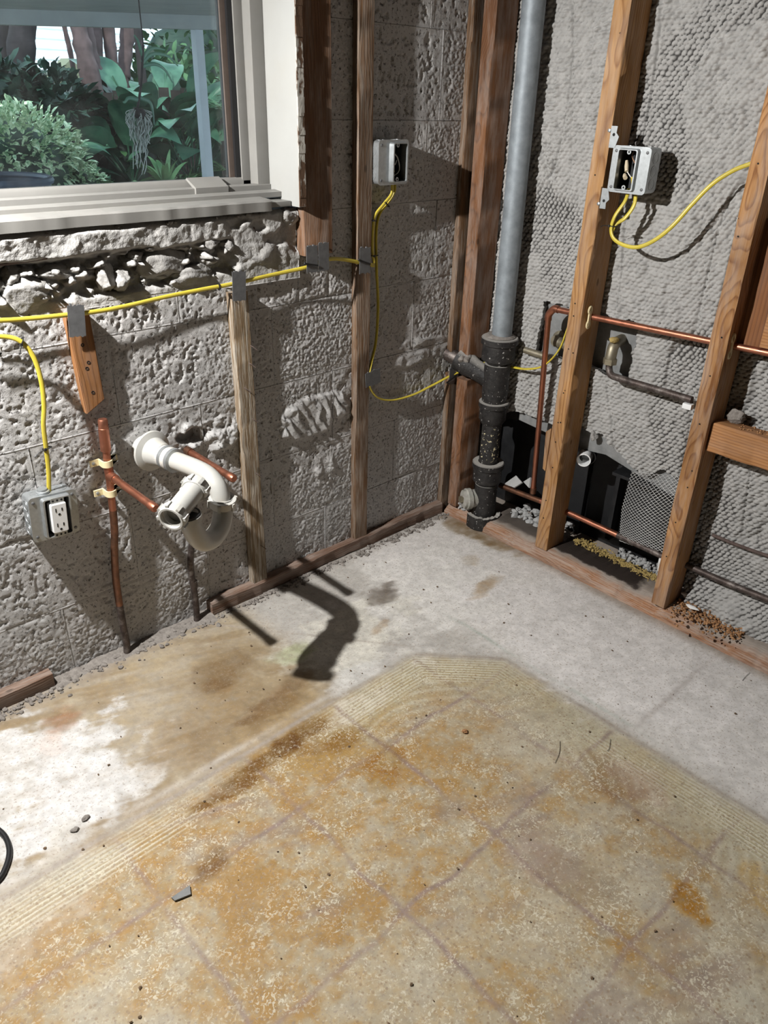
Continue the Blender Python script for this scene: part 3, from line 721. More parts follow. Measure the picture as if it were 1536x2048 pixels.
obj('lower_frame', along_x([(0.025, 1.035), (0.025, 1.046), (0.052, 1.049), (0.054, 1.043), (0.066, 1.043), (0.066, 1.058), (0.072, 1.060), (0.086, 1.060), (0.086, 1.035)]), MT['frame'], win)
obj('track', along_x([(0.084, 1.03), (0.084, 1.044), (0.104, 1.044), (0.104, 1.03)]), MT['track'], win)
obj('bottom_rail', along_x([(0.100, 1.03), (0.100, 1.066), (0.104, 1.073), (0.126, 1.073), (0.126, 1.03)]), MT['frame'], win)
obj('frame_jamb', MB().cbox((-0.632, 0.07, 1.03), (-0.598, 0.135, 2.12), 0.003), MT['frame'], win)
obj('frame_jamb', MB().cbox((-2.0, 0.05, 1.03), (-1.96, 0.135, 2.12), 0.003), MT['frame'], win)
obj('sash_stile', MB().cbox((-0.655, 0.10, 1.05), (-0.630, 0.13, 2.12), 0.003), MT['frame'], win)
mb = MB().box((-0.668, 0.104, 1.06), (-0.655, 0.128, 2.12)); obj('glazing_channel', mb, MT['black'], win)
mb = MB().box((-0.681, 0.112, 1.06), (-0.668, 0.128, 2.12)); obj('glazing_bead', mb, m_plain('brown_bead', (0.10, 0.075, 0.062), 0.5), win)
obj('head_rail', along_x([(0.07, 2.09), (0.07, 2.13), (0.13, 2.13), (0.13, 2.09)]), MT['frame'], win)
c = by(418, 377, 0.075)
mb = MB().prism([(c.x - 0.042, 0.062, c.z - 0.024), (c.x - 0.042, 0.060, c.z + 0.004), (c.x - 0.042, 0.098, c.z + 0.022), (c.x - 0.042, 0.102, c.z + 0.018), (c.x - 0.042, 0.068, c.z), (c.x - 0.042, 0.070, c.z - 0.024)], (0.084, 0, 0))
obj('sash_clip', mb, MT['frame'], win)
def glass_mat():
    t = NT('window_glass'); tr = t.n('ShaderNodeBsdfTransparent'); gl = t.n('ShaderNodeBsdfGlossy'); df = t.n('ShaderNodeBsdfDiffuse'); fr = t.n('ShaderNodeFresnel'); m1 = t.n('ShaderNodeMixShader'); m2 = t.n('ShaderNodeMixShader')
    tr.inputs[0].default_value = (0.90, 0.95, 0.95, 1); gl.inputs['Roughness'].default_value = 0.02; fr.inputs[0].default_value = 1.45
    df.inputs[0].default_value = (0.6, 0.62, 0.62, 1)
    dirt = t.math('MULTIPLY', t.ramp(t.noise(9, 5, 0.7), (0.45, 0.006), (0.75, 0.035)), 1.0)
    t.t.links.new(fr.outputs[0], m1.inputs[0]); t.t.links.new(tr.outputs[0], m1.inputs[1]); t.t.links.new(gl.outputs[0], m1.inputs[2])
    t.t.links.new(dirt, m2.inputs[0]); t.t.links.new(m1.outputs[0], m2.inputs[1]); t.t.links.new(df.outputs[0], m2.inputs[2])
    t.t.links.new(m2.outputs[0], t.out.inputs[0]); return t.m
obj('pane', MB().box((-1.97, 0.117, 1.07), (-0.67, 0.120, 2.1)), glass_mat(), win)
# painted jamb board, raw front edge with flaking paint
jb = struct(obj('trim_1', MB().cbox((-0.598, -0.043, 1.018), (-0.580, 0.14, 2.13), 0.0015), MT['paint']))
def flaky():
    t = NT('flaking_edge'); n = t.noise(30, 4, 0.6, vec=t.mp((1, 1, 0.5)))
    return t.done(t.mix(t.ramp(n, (0.47, 0), (0.52, 1)), (0.10, 0.058, 0.035), (0.42, 0.40, 0.36)), 0.8, 0, t.bump(n, 0.8, 0.004))
mb = MB()
zz = np.linspace(1.02, 2.12, 60)
for z0, z1 in zip(zz[:-1], zz[1:]):
    d = 0.0015 + 0.0025 * random.random(); mb.box((-0.5978, -0.043 - d, z0), (-0.5805 + 0.002 * random.random(), -0.042, z1 + 0.0002))
obj('worn_edge', mb, flaky(), jb)

# ------------------------------------------------------------------ timber
def stick(p0, p1, hu, hv, seg=40, wob=0.0007, ch=0.0025, seed=0, worn=None):
    """beam from p0 to p1 with half-section vectors hu, hv and eased, slightly uneven edges"""
    p0, p1, hu, hv = Vector(p0), Vector(p1), Vector(hu), Vector(hv); U, V_ = hu.length, hv.length; u, v = hu.normalized(), hv.normalized()
    sec = [(-U + ch, -V_), (U - ch, -V_), (U, -V_ + ch), (U, V_ - ch), (U - ch, V_), (-U + ch, V_), (-U, V_ - ch), (-U, -V_ + ch)]
    g = np.random.default_rng(seed); L = (p1 - p0).length; ts = np.linspace(0, 1, seg + 1); mb = MB(); vs = []
    for t in ts:
        c = p0.lerp(p1, t)
        for k, (a, b) in enumerate(sec):
            n1 = float(vn(np.array(t * L * 14.0), np.array(k * 3.7 + seed), 600)); n2 = float(vn(np.array(t * L * 60.0), np.array(k * 5.1 + seed), 601))
            e = wob * (n1 + 0.8 * n2)
            q = c + u * (a + (e if abs(a) >= U - ch - 1e-6 else 0)) + v * (b + e)
            if worn: q = worn(q, k, t)
            vs.append(q)
    n = 8; fs = [(i*n + k, i*n + (k+1) % n, (i+1)*n + (k+1) % n, (i+1)*n + k) for i in range(seg) for k in range(n)]
    fs.append(tuple(range(n))[::-1]); fs.append(tuple(seg * n + k for k in range(n)))
    return mb.add(vs, fs)
def nails(parent, pts, axis):
    for p in pts:
        obj('nail_hole', MB().lathe(Vector(p), axis, [(-0.0005, 0.0019), (0.0004, 0.0019), (0.0004, 0.0012), (-0.0003, 0.0011)], 8), MT['dark_slot'], parent)
TOP = 2.42
s1 = tag(obj('wall_stud', stick((0.0445, -0.4310, 0.040), (0.0445, -0.4465, TOP), (0.0445, 0, 0), (0, 0.0215, 0), 60, 0.0012, 0.0025, 1), MT['stud']),
         'full-height pine stud beside the open square box with mud ring and yellow cable loop', 'stud', 'studs of the plaster wall')
nails(s1, [bx(x, y, -0.0006) for x, y in ((1240, 66), (1236, 124), (1190, 350), (1150, 607), (1147, 632), (1137, 698), (1146, 706), (1127, 786), (1130, 781), (1116, 845), (1121, 845), (1111, 884), (1105, 935), (1092, 1001), (1087, 1036))], (-1, 0, 0))
s2 = tag(obj('wall_stud', stick((0.0445, -0.8290, 0.040), (0.0445, -0.815, TOP), (0.0445, 0, 0), (0, 0.0205, 0), 60, 0.0016, 0.003, 2), MT['stud2']),
         'pine stud with bold swirling grain at right, the blocking board butts against it', 'stud', 'studs of the plaster wall')
nails(s2, [bx(x, y, -0.0006) for x, y in ((1516, 327), (1478, 437), (1476, 473), (1443, 675), (1420, 752), (1399, 848), (1384, 942), (1375, 975), (1351, 1045), (1333, 1113))], (-1, 0, 0))
tag(obj('wall_stud', stick((0.0445, -0.0610, 0.545), (0.0445, -0.0600, TOP), (0.0445, 0, 0), (0, 0.0215, 0), 60, 0.0012, 0.003, 3), MT['corner']),
    'long reddish corner stud running up behind the grey vent pipe', 'stud', 'studs of the plaster wall')
s4 = tag(obj('wall_stud', stick((0.0445, -0.0610, 0.040), (0.0445, -0.0610, 0.482), (0.0445, 0, 0), (0, 0.0215, 0), 30, 0.0018, 0.004, 4), MT['corner']),
    'short cut-off reddish corner stud below the iron branch, left of the cast iron stack', 'stud', 'studs of the plaster wall')
GF = 'furring strips on the block wall'
tag(obj('furring_strip', stick((0.010, -0.0115, 0.560), (0.000, -0.0115, TOP), (0.021, 0, 0), (0, 0.0105, 0), 50, 0.0010, 0.002, 5), MT['greywood']),
    'tall thin brown strip in the corner between block wall and reddish stud', 'strip', GF)
tag(obj('furring_strip', stick((0.012, -0.0115, 0.0), (0.010, -0.0115, 0.492), (0.021, 0, 0), (0, 0.0105, 0), 24, 0.0012, 0.002, 6), MT['greywood']),
    'short brown strip low in the corner, standing at the end of the sole plate', 'strip', GF)
tag(obj('furring_strip', stick((-0.3755, -0.0125, 0.040), (-0.381, -0.0125, TOP), (0.0245, 0, 0), (0, 0.0115, 0), 60, 0.0010, 0.002, 7), MT['greywood']),
    'full-height brown strip with the metal device box fixed beside it', 'strip', GF)
f2 = tag(obj('furring_strip', stick((-0.7525, -0.0125, 0.040), (-0.7625, -0.0125, 0.842), (0.0235, 0, 0), (0, 0.0115, 0), 40, 0.0013, 0.002, 8), MT['weathered']),
    'weathered grey furring strip with flaked whitish grain under the window corner', 'strip', GF)
for px, py in ((500, 690), (497, 725), (488, 775), (503, 836), (510, 945), (520, 1090)):
    p = by(px, py, -0.024); obj('bent_nail', MB().tube([p + Vector((0, 0.004, 0)), p + Vector((0.004, -0.008, -0.004)), p + Vector((0.012, -0.012, -0.012))], 0.0010, 6), MT['rust'], f2)
mb = MB(); mb.prism([(-1.169, 0, 0.848), (-1.1205, 0, 0.848), (-1.1165, 0, 0.663), (-1.160, 0, 0.638)], (0, -0.022, 0))
bm = bmesh.new(); vs = [bm.verts.new(v) for v in mb.v]; [bm.faces.new([vs[i] for i in f]) for f in mb.f]; bmesh.ops.bevel(bm, geom=list(bm.edges), offset=0.0018, segments=2, affect='EDGES'); bm.verts.index_update()
m2 = MB().add([v.co[:] for v in bm.verts], [[v.index for v in f.verts] for f in bm.faces]); bm.free()
f1 = tag(obj('furring_strip', m2, MT['orange']), 'short orange-brown strip with a slanted sawn end above the copper pipe', 'strip', GF)
for px, py in ((174, 737), (186, 785), (177, 725), (165, 690)):
    p = by(px, py, -0.0222); obj('hammer_dent', MB().lathe(p, (0, -1, 0), [(-0.001, 0.0038), (0.0004, 0.0038), (0.0002, 0.002), (-0.0004, 0.0018)], 10), MT['dark_slot'], f1)
bk = tag(obj('jamb_stud', stick((-0.5335, -0.0165, 0.905), (-0.5345, -0.0165, TOP), (0.0435, 0, 0), (0, 0.0165, 0), 50, 0.0010, 0.002, 9), MT['buck']),
    'broad brown board beside the cream window jamb, two nail plates at its foot', 'board')
def worn_back(q, k, t):
    return q
tag(obj('sole_plate', stick((-0.915, -0.0150, 0.020), (-0.012, -0.0150, 0.020), (0, 0.0145, 0), (0, 0, 0.0195), 70, 0.0022, 0.003, 10), MT['platex']),
    'long brown sole plate along the block wall between strip feet and corner', 'plate', 'sole plates')
tag(obj('sole_plate', stick((-2.3, -0.0150, 0.020), (-1.345, -0.0150, 0.020), (0, 0.0145, 0), (0, 0, 0.0195), 60, 0.0018, 0.003, 11), MT['platex']),
    'short brown sole plate piece at the left edge below the outlet', 'plate', 'sole plates')
# broken sole plate of the plaster wall: chewed front edge, dark wet top
def right_plate():
    ys = np.linspace(-0.035, -1.9, 420); vs = []; prof = [(-0.006, 0.0), (-0.008, 0.016), (0.000, 0.034), (0.012, 0.040), (0.030, 0.040), (0.055, 0.040), (0.135, 0.039), (0.140, 0.033), (0.140, 0.0)]
    for y in ys:
        a = float(fbm(np.array(y * 9.0), np.array(1.0), 620, 4)); b = float(fbm(np.array(y * 38.0), np.array(2.0), 621, 3)); st = float(vn(np.array(y * 5.0), np.array(7.0), 622))
        ch = max(0.0, 0.010 + 0.028 * a + 0.006 * b + 0.01 * st)
        for j, (x, z) in enumerate(prof):
            n = 0.0012 * float(vn(np.array(y * 90.0), np.array(j * 3.0), 623))
            if j == 1: x += 0.25 * ch + n * 2; z -= 0.25 * ch
            if j == 2: x += 0.8 * ch + n; z -= 0.45 * ch
            if j == 3: x += 1.15 * ch + n; z -= 0.06 * ch
            if j == 4: x += 0.8 * ch
            vs.append((x, y, max(0, z + n)))
    n = len(prof); fs = [(i*n + k, (i+1)*n + k, (i+1)*n + (k+1) % n, i*n + (k+1) % n) for i in range(len(ys) - 1) for k in range(n)]
    fs.append(tuple(range(n))); fs.append(tuple((len(ys) - 1) * n + k for k in range(n)))
    return MB().add(vs, fs)
def plate_mat():
    base = wood('sole_plate_red', (0.40, 0.21, 0.11), (0.20, 0.085, 0.045), 'y', (0.2, 0.1), 160, 0.25, 0.35, 5.9)
    t = NT('sole_plate_broken'); t.t = base.node_tree; t.m = base
    nd = t.t.nodes; p = [k for k in nd if k.type == 'BSDF_PRINCIPLED'][0]; old = p.inputs['Base Color'].links[0].from_socket
    geo = nd.new('ShaderNodeNewGeometry'); t.pos = geo.outputs['Position']
    sp = t.n('ShaderNodeSeparateXYZ'); t.l(t.pos, sp.inputs[0])
    n = t.noise(16, 4, 0.6)
    wx = t.math('ADD', sp.outputs[0], t.math('MULTIPLY', t.math('SUBTRACT', n, 0.5), 0.045))
    dusty = t.ramp(wx, (0.012, 0), (0.028, 1))
    c = t.mix(dusty, old, t.mix(t.noise(60, 4, 0.6), (0.27, 0.225, 0.19), (0.36, 0.315, 0.275)))
    vy = t.math('SUBTRACT', 0.0, t.math('ADD', sp.outputs[1], t.math('MULTIPLY', t.math('SUBTRACT', n, 0.5), 0.08)))
    wet = t.math('MULTIPLY', t.ramp(wx, (0.030, 0), (0.036, 1)), t.ramp(vy, (0.44, 0), (0.46, 1), (0.74, 1), (0.76, 0)))
    wet2 = t.math('MULTIPLY', t.ramp(wx, (0.030, 0), (0.05, 0.75)), t.ramp(vy, (0.16, 0), (0.22, 1), (0.38, 1), (0.40, 0)))
    c = t.mix(t.math('MAXIMUM', wet, wet2), c, (0.032, 0.024, 0.020))
    t.l(c, p.inputs['Base Color']); return base
tag(obj('sole_plate', right_plate(), plate_mat(), None, 50), 'splintered reddish sole plate under the studs, dark wet patch on top', 'plate', 'sole plates')
bw = tag(obj('blocking', stick((0.045, -0.850, 0.5415), (0.045, -1.20, 0.5415), (0.026, 0, 0), (0, 0, 0.0375), 30, 0.0008, 0.003, 13), MT['block_wood']),
    'short horizontal pine blocking board between studs at the right edge', 'blocking')
wbd = tag(obj('backing_board', stick((0.062, -0.93, 0.765), (0.062, -0.93, 1.04), (0.012, 0, 0), (0, 0.092, 0), 20, 0.0006, 0.002, 14), MT['board']),
    'dark reddish board set back behind the stud at the right edge', 'board')
obj('cleat', stick((0.040, -0.925, 0.775), (0.040, -0.925, 0.93), (0.009, 0, 0), (0, 0.02, 0), 10, 0.0006, 0.002, 15), MT['block_wood'], wbd)
# wedge shim and shingle splinter nailed to stud
mb = MB(); mb.prism([(-0.002, -0.402, 0.30), (-0.002, -0.396, 0.415), (-0.002, -0.412, 0.43), (-0.002, -0.412, 0.295)], (0.05, 0, 0))
tag(obj('wood_shim', mb, MT['stud']), 'thin pale wood shim stuck to the left side of the box stud', 'shim')

# ------------------------------------------------------------------ electrical
def frame_m(org, u, v, n, rot=0.0):
    u, v, n = Vector(u), Vector(v), Vector(n); c, s = math.cos(rot), math.sin(rot); U = u * c + v * s; V_ = v * c - u * s
    o = Vector(org); return lambda a, b, d: o + U * a + V_ * b + n * d
def fbox(f, a0, a1, b0, b1, d0, d1, mb=None, c=0):
    mb = mb or MB(); P = [f(a, b, d) for d in (d0, d1) for a, b in ((a0, b0), (a1, b0), (a1, b1), (a0, b1))]
    return mb.add(P, [(0,3,2,1),(4,5,6,7),(0,1,5,4),(1,2,6,5),(2,3,7,6),(3,0,4,7)])
def rring(w, h, r, k=5):
    out = []
    for cx, cy, a0 in ((w - r, h - r, 0), (-w + r, h - r, 90), (-w + r, -h + r, 180), (w - r, -h + r, 270)):
        for j in range(k):
            a = math.radians(a0 + 90 * j / (k - 1)); out.append((cx + r * math.cos(a), cy + r * math.sin(a)))
    return out
def loft(f, loops, close=True, cap0=False, cap1=False):
    """loops: lists of (a, b, d) with equal counts"""
    n = len(loops[0]); vs = [f(*p) for l in loops for p in l]; m = len(loops)
    fs = [(i*n + k, i*n + (k+1) % n, (i+1)*n + (k+1) % n, (i+1)*n + k) for i in range(m - 1) for k in range(n)]
    if cap0: fs.append(tuple(range(n))[::-1])
    if cap1: fs.append(tuple((m-1)*n + k for k in range(n)))
    return MB().add(vs, fs)
def L(ring, d, dx=0, dy=0): return [(a + dx, b + dy, d) for a, b in ring]
def ebox(t, f, w, h, depth, ow, oh, ox=0.0, lift=0.012, side_ko=(-1, 1), mat=None):
    """square steel box: body with open front, cover plate with raised collar around an off-centre opening"""
    mat = mat or MT['steel']; th = 0.0016
    R = rring(w, h, 0.010); Ri = rring(w - th, h - th, 0.009)
    obj('box_body', loft(f, [L(R, 0), L(R, depth), L(Ri, depth), L(Ri, th)], cap0=True, cap1=True), mat, t)
    O0 = rring(ow + 0.006, oh + 0.004, 0.007); O1 = rring(ow + 0.0035, oh + 0.002, 0.005); O2 = rring(ow, oh, 0.004)
    Rp = rring(w + 0.0015, h + 0.0015, 0.009)
    cov = obj('cover_plate', loft(f, [L(Rp, depth + 0.0003), L(Rp, depth + 0.002), L(O0, depth + 0.002, ox), L(O1, depth + lift, ox), L(O2, depth + lift, ox), L(O2, depth - 0.004, ox)]), mat, t, 25)
    for a, b in ((-w + 0.008, h - 0.010), (w - 0.008, h - 0.010), (-w + 0.008, -h + 0.010), (w - 0.008, -h + 0.010)):
        obj('screw', MB().lathe(f(a, b, depth + 0.002), f(0, 0, 1) - f(0, 0, 0), [(0, 0.0036), (0.0012, 0.0034), (0.002, 0.002), (0.002, 0.0002)], 10), MT['plate'], cov)
    for sgn in (-1, 1):                                           # screw ears at both ends of the opening
        obj('ear', MB().lathe(f(ox, sgn * (oh - 0.004), depth + 0.002), f(0, 0, 1) - f(0, 0, 0), [(0, 0.0052), (0.002, 0.0052), (0.002, 0.0022), (0.0, 0.002)], 12), mat, cov)
    for sgn in side_ko:
        for b in (-0.028, 0.0, 0.028):
            c = f(sgn * (w + 0.0001), b, depth * 0.48); ax = f(sgn, 0, 0) - f(0, 0, 0)
            obj('knockout', MB().lathe(c, ax, [(0, 0.0125), (0.0007, 0.0125), (0.0007, 0.011), (0.0002, 0.0108), (0.0002, 0.0075), (0.0007, 0.0073), (0.0007, 0.0001)], 18), mat, t)
    for a in (-0.026, 0.026):
        obj('knockout', MB().lathe(f(a, h + 0.0001, depth * 0.48), f(0, 1, 0) - f(0, 0, 0), [(0, 0.0125), (0.0007, 0.0125), (0.0007, 0.0105), (0.0002, 0.0104), (0.0002, 0.0001)], 18), mat, t)
    return cov
def wire(t, f, pts, r, mat, name='wire'):
    return obj(name, MB().tube(catmull([f(*p) for p in pts], 6), r, 8), mat, t)
MT['wirew'] = m_plain('white_wire', (0.72, 0.70, 0.64), 0.4); MT['wirec'] = m_copper('bare_wire', (0.55, 0.3, 0.18)); MT['nut_tan'] = m_plain('tan_connector', (0.62, 0.52, 0.37), 0.5); MT['nut_yel'] = m_plain('yellow_connector', (0.75, 0.58, 0.08), 0.45)
# outlet on the block wall
fo = frame_m((-1.2735, -0.0035, 0.4435), (1, 0, 0), (0, 0, 1), (0, -1, 0), -0.065)
to = thing('outlet_box', (-1.2735, -0.003, 0.39), 'grey metal wall box holding a white duplex receptacle, left of the copper pipe', 'outlet')
ebox(to, fo, 0.049, 0.050, 0.040, 0.0255, 0.043, 0.004, 0.013)
rc = obj('receptacle', loft(fo, [L(rring(0.0165, 0.0335, 0.003), 0.040, 0.004), L(rring(0.0165, 0.0335, 0.003), 0.057, 0.004), L(rring(0.0150, 0.032, 0.002), 0.0585, 0.004)], cap0=True, cap1=True), MT['white'], to)
for s in (1, -1):
    for a, w_, h_ in ((-0.0065, 0.0011, 0.0042), (0.0065, 0.0013, 0.0034)):
        obj('slot', fbox(fo, 0.004 + a - w_, 0.004 + a + w_, s * 0.0175 - h_ + 0.002, s * 0.0175 + h_ + 0.002, 0.0575, 0.0589), MT['dark_slot'], rc)
    obj('slot', MB().lathe(fo(0.004, s * 0.0175 - 0.0085, 0.0575), (0, -1, 0), [(0, 0.0026), (0.0014, 0.0026), (0.0014, 0.0001)], 12), MT['dark_slot'], rc)
    st = obj('mounting_strap', loft(fo, [L(rring(0.014, 0.006, 0.003), 0.0525, 0.004, s * 0.040), L(rring(0.014, 0.006, 0.003), 0.0545, 0.004, s * 0.040)], cap0=True, cap1=True), MT['steel'], to)
    for a in (-0.009, 0.0, 0.009):
        obj('hole', MB().lathe(fo(0.004 + a, s * 0.040, 0.0543), (0, -1, 0), [(0, 0.0024), (0.0005, 0.0024), (0.0005, 0.0001)], 10), MT['dark_slot'], st)
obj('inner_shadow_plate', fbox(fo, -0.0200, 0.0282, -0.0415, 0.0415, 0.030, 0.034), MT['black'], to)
obj('clamp_nut', MB().lathe(fo(-0.012, 0.0505, 0.022), (0, 0, 1), [(0, 0.014), (0.004, 0.014), (0.005, 0.011), (0.009, 0.0105), (0.009, 0.006)], 16), MT['steel'], to)
# empty device box beside the full-height strip
fm = frame_m((-0.3015, -0.002, 1.1045), (1, 0, 0), (0, 0, 1), (0, -1, 0), 0.0)
tm = thing('device_box', (-0.3015, -0.002, 1.05), 'shiny metal box on the block wall, empty opening with curled white wires', 'electrical box')
ebox(tm, fm, 0.0495, 0.050, 0.040, 0.022, 0.043, 0.012, 0.016)
wire(tm, fm, [(-0.006, 0.03, 0.02), (0.012, 0.015, 0.038), (0.024, -0.008, 0.038), (0.024, -0.024, 0.034), (0.010, -0.036, 0.025)], 0.0014, MT['wirew'])
wire(tm, fm, [(-0.008, -0.012, 0.02), (0.008, -0.006, 0.036), (0.018, 0.004, 0.034)], 0.0014, MT['wirew'])
wire(tm, fm, [(0.0, 0.034, 0.015), (0.012, 0.022, 0.034), (0.026, 0.008, 0.03)], 0.0013, MT['black'])
wire(tm, fm, [(-0.004, -0.034, 0.012), (0.004, -0.018, 0.03), (0.014, -0.022, 0.03)], 0.0022, MT['nut_yel'])
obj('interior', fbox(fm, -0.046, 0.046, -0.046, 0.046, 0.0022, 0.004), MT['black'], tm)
# open box on the stud of the plaster wall
fr = frame_m((0.047, -0.5245, 1.1130), (0, -1, 0), (0, 0, 1), (-1, 0, 0), 0.0)
tr = thing('square_box', (0.047, -0.5245, 1.06), 'open metal box with mud ring fixed to a pine stud, tan wire connectors inside', 'electrical box')
ebox(tr, fr, 0.0485, 0.049, 0.046, 0.023, 0.042, -0.006, 0.010)
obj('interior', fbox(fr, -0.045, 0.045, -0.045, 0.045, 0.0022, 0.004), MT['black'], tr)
for p0, p1, r, m in (((-0.020, 0.018, 0.03), (-0.010, -0.004, 0.040), 0.0052, 'nut_tan'), ((-0.020, -0.012, 0.03), (-0.010, -0.018, 0.041), 0.0055, 'nut_tan'), ((0.004, -0.040, 0.02), (0.008, -0.016, 0.040), 0.0045, 'nut_yel')):
    a, b = fr(*p0), fr(*p1); obj('wire_connector', MB().lathe(a, b - a, [(0, r * 0.7), ((b - a).length * 0.5, r), ((b - a).length, r * 0.9)], 10), MT[m], tr)
wire(tr, fr, [(-0.01, -0.004, 0.038), (0.002, -0.016, 0.036), (0.012, -0.022, 0.03)], 0.0013, MT['wirew'])
wire(tr, fr, [(-0.012, 0.038, 0.02), (-0.002, 0.026, 0.038), (0.014, 0.006, 0.036)], 0.0012, MT['wirec'])
wire(tr, fr, [(0.0, 0.036, 0.02), (0.008, 0.028, 0.036), (0.016, 0.018, 0.034)], 0.0013, MT['wirew'])
wire(tr, fr, [(-0.004, 0.036, 0.02), (0.004, 0.022, 0.036), (0.012, 0.004, 0.03)], 0.0014, MT['black'])
for s, (px, py) in ((1, (1238, 272)), (-1, (1212, 402))):        # side bracket tabs
    z0 = 1.113 + s * 0.056
    mb = MB(); mb.prism([(-0.002, -0.4615, z0 - s * 0.012), (-0.002, -0.4615, z0 + s * 0.034), (-0.002, -0.490 + 0.012, z0 + s * 0.034), (-0.002, -0.477, z0 + s * 0.02), (-0.002, -0.485, z0 + s * 0.012), (-0.002, -0.478, z0 - s * 0.012)], (0.0015, 0, 0))
    b_ = obj('bracket', mb, MT['steel'], tr)
    obj('hole', MB().lathe((-0.0022, -0.471, z0 + s * 0.016), (-1, 0, 0), [(0, 0.0035), (0.0006, 0.0035), (0.0006, 0.0001)], 10), MT['dark_slot'], b_)
    obj('screw', MB().lathe((-0.0015, -0.458, z0 + s * 0.024), (-1, 0, 0), [(0, 0.0045), (0.003, 0.004), (0.004, 0.001)], 10), MT['steel'], b_)

def cable(pts, label, up, r=0.0027, flat=1.75, sub=10):
    return tag(obj('yellow_cable', MB().tube(catmull(pts, sub), r, 12, True, flat, up), MT['yellow'], None, 60), label, 'cable', 'yellow cables')
YB = (0, -1, 0)
P = [by(*p) for p in ((-60, 641, -.027), (0, 641, -.027), (60, 637, -.026), (140, 629, -.027), (200, 622, -.026), (262, 610, -.024), (330, 594, -.021), (410, 578, -.024), (470, 567, -.028), (530, 553, -.026), (575, 543, -.030), (615, 534, -.038), (650, 520, -.038), (680, 518, -.034), (720, 525, -.0275), (748, 531, -.022))]
cable(P, 'yellow cable running level below the window under the nail plates', YB)
P = [by(*p) for p in ((-60, 676, -.030), (0, 673, -.030), (38, 681, -.036), (66, 712, -.040), (82, 760, -.041), (88, 810, -.040), (87, 850, -.038), (92, 895, -.034), (97, 940, -.030), (98, 984, -.026))]
cable(P, 'yellow cable arching in from the left down to the receptacle box', YB)
P = [by(*p) for p in ((790, 366, -.026), (788, 385, -.026), (776, 405, -.020), (758, 430, -.016), (752, 470, -.014), (753, 540, -.014), (756, 610, -.014), (752, 680, -.014), (743, 722, -.018), (737, 755, -.022), (741, 778, -.020), (757, 796, -.017), (785, 800, -.015), (825, 790, -.015), (862, 772, -.016), (900, 752, -.027), (925, 741, -.045))]
P += [Vector((0.02, -0.085, 0.53)), Vector((0.078, -0.15, 0.545)), bx(1022, 733, 0.065), bx(1055, 738, 0.055), bx(1088, 731, 0.052), bx(1118, 700, 0.050), bx(1134, 660, 0.055), bx(1150, 610, 0.06)]
cable(P, 'yellow cable dropping from the block-wall box and curling right behind the iron stack', None)
P = [by(*p) for p in ((785, 366, -.034), (783, 388, -.032), (768, 408, -.026), (750, 432, -.020), (746, 462, -.018), (745, 500, -.018), (748, 526, -.020))]
cable(P, 'short second yellow cable tied under the shiny block-wall box', YB)
P = [bx(*p) for p in ((1258, 378, .022), (1250, 402, .006), (1230, 432, -.006), (1222, 458, -.008), (1228, 478, -.010), (1250, 491, -.012), (1277, 494, -.012), (1310, 480, -.010), (1345, 452, -.004), (1385, 408, .010), (1425, 368, .022), (1465, 342, .034), (1500, 328, .044), (1530, 318, .05))]
cable(P, 'yellow cable looping from the stud box across the bay to the right stud', (-1, 0, 0))
P = [bx(*p) for p in ((1272, 382, .030), (1268, 410, .020), (1250, 436, .012), (1232, 448, .002), (1224, 462, -.004))]
cable(P, 'short yellow cable tail curling back beneath the stud box', (-1, 0, 0), 0.0028)

def plate(name_label, px, py, w, h, face_y, rot=0.0, seed=0, sag=0.0):
    """steel nail plate with toothed short edges"""
    g = np.random.default_rng(seed); c = by(px, py, face_y); ca, sa = math.cos(rot), math.sin(rot); n = 9
    top = [(-w/2 + w * i / n, h/2 + (0.0022 * g.uniform(-1, 1) if 0 < i < n else 0)) for i in range(n + 1)]
    bot = [(w/2 - w * i / n, -h/2 + (0.0022 * g.uniform(-1, 1) if 0 < i < n else 0)) for i in range(n + 1)]
    poly = [(c.x + a * ca - b * sa, c.y, c.z + a * sa + b * ca) for a, b in bot + top[::-1][::-1]]
    mb = MB().prism(poly, (0, -0.0014, 0))
    for i in (2, 6):
        a, b = top[i]; q = (c.x + a * ca - b * sa, c.y, c.z + a * sa + b * ca)
        mb.box((q[0] - 0.002, q[1] - 0.001, q[2] - 0.002), (q[0] + 0.002, q[1] + 0.004, q[2] + 0.0015))
    return tag(obj('nail_plate', mb, MT['plate'], None, 20), name_label, 'nail plate', 'steel nail plates')
plate('grey nail plate on top of the short orange strip', 153, 642, 0.034, 0.062, -0.0305, -0.09, 1)
plate('grey nail plate on top of the weathered strip', 478, 572, 0.036, 0.066, -0.0320, -0.05, 2)
plate('left of two nail plates at the foot of the jamb board', 624, 518, 0.034, 0.063, -0.0420, 0.0, 3)
plate('right of two nail plates at the foot of the jamb board', 647, 514, 0.032, 0.066, -0.0425, 0.0, 4)
plate('nail plate on the full-height strip where the level cable ends', 729.5, 521, 0.037, 0.065, -0.0315, 0.0, 5)
plate('tilted nail plate low on the full-height strip over the cable bend', 745.5, 756, 0.056, 0.042, -0.0270, 0.10, 6)
plate('small dark nail plate by the corner strip beside the iron branch', 904, 752, 0.026, 0.052, -0.0330, 0.0, 7)
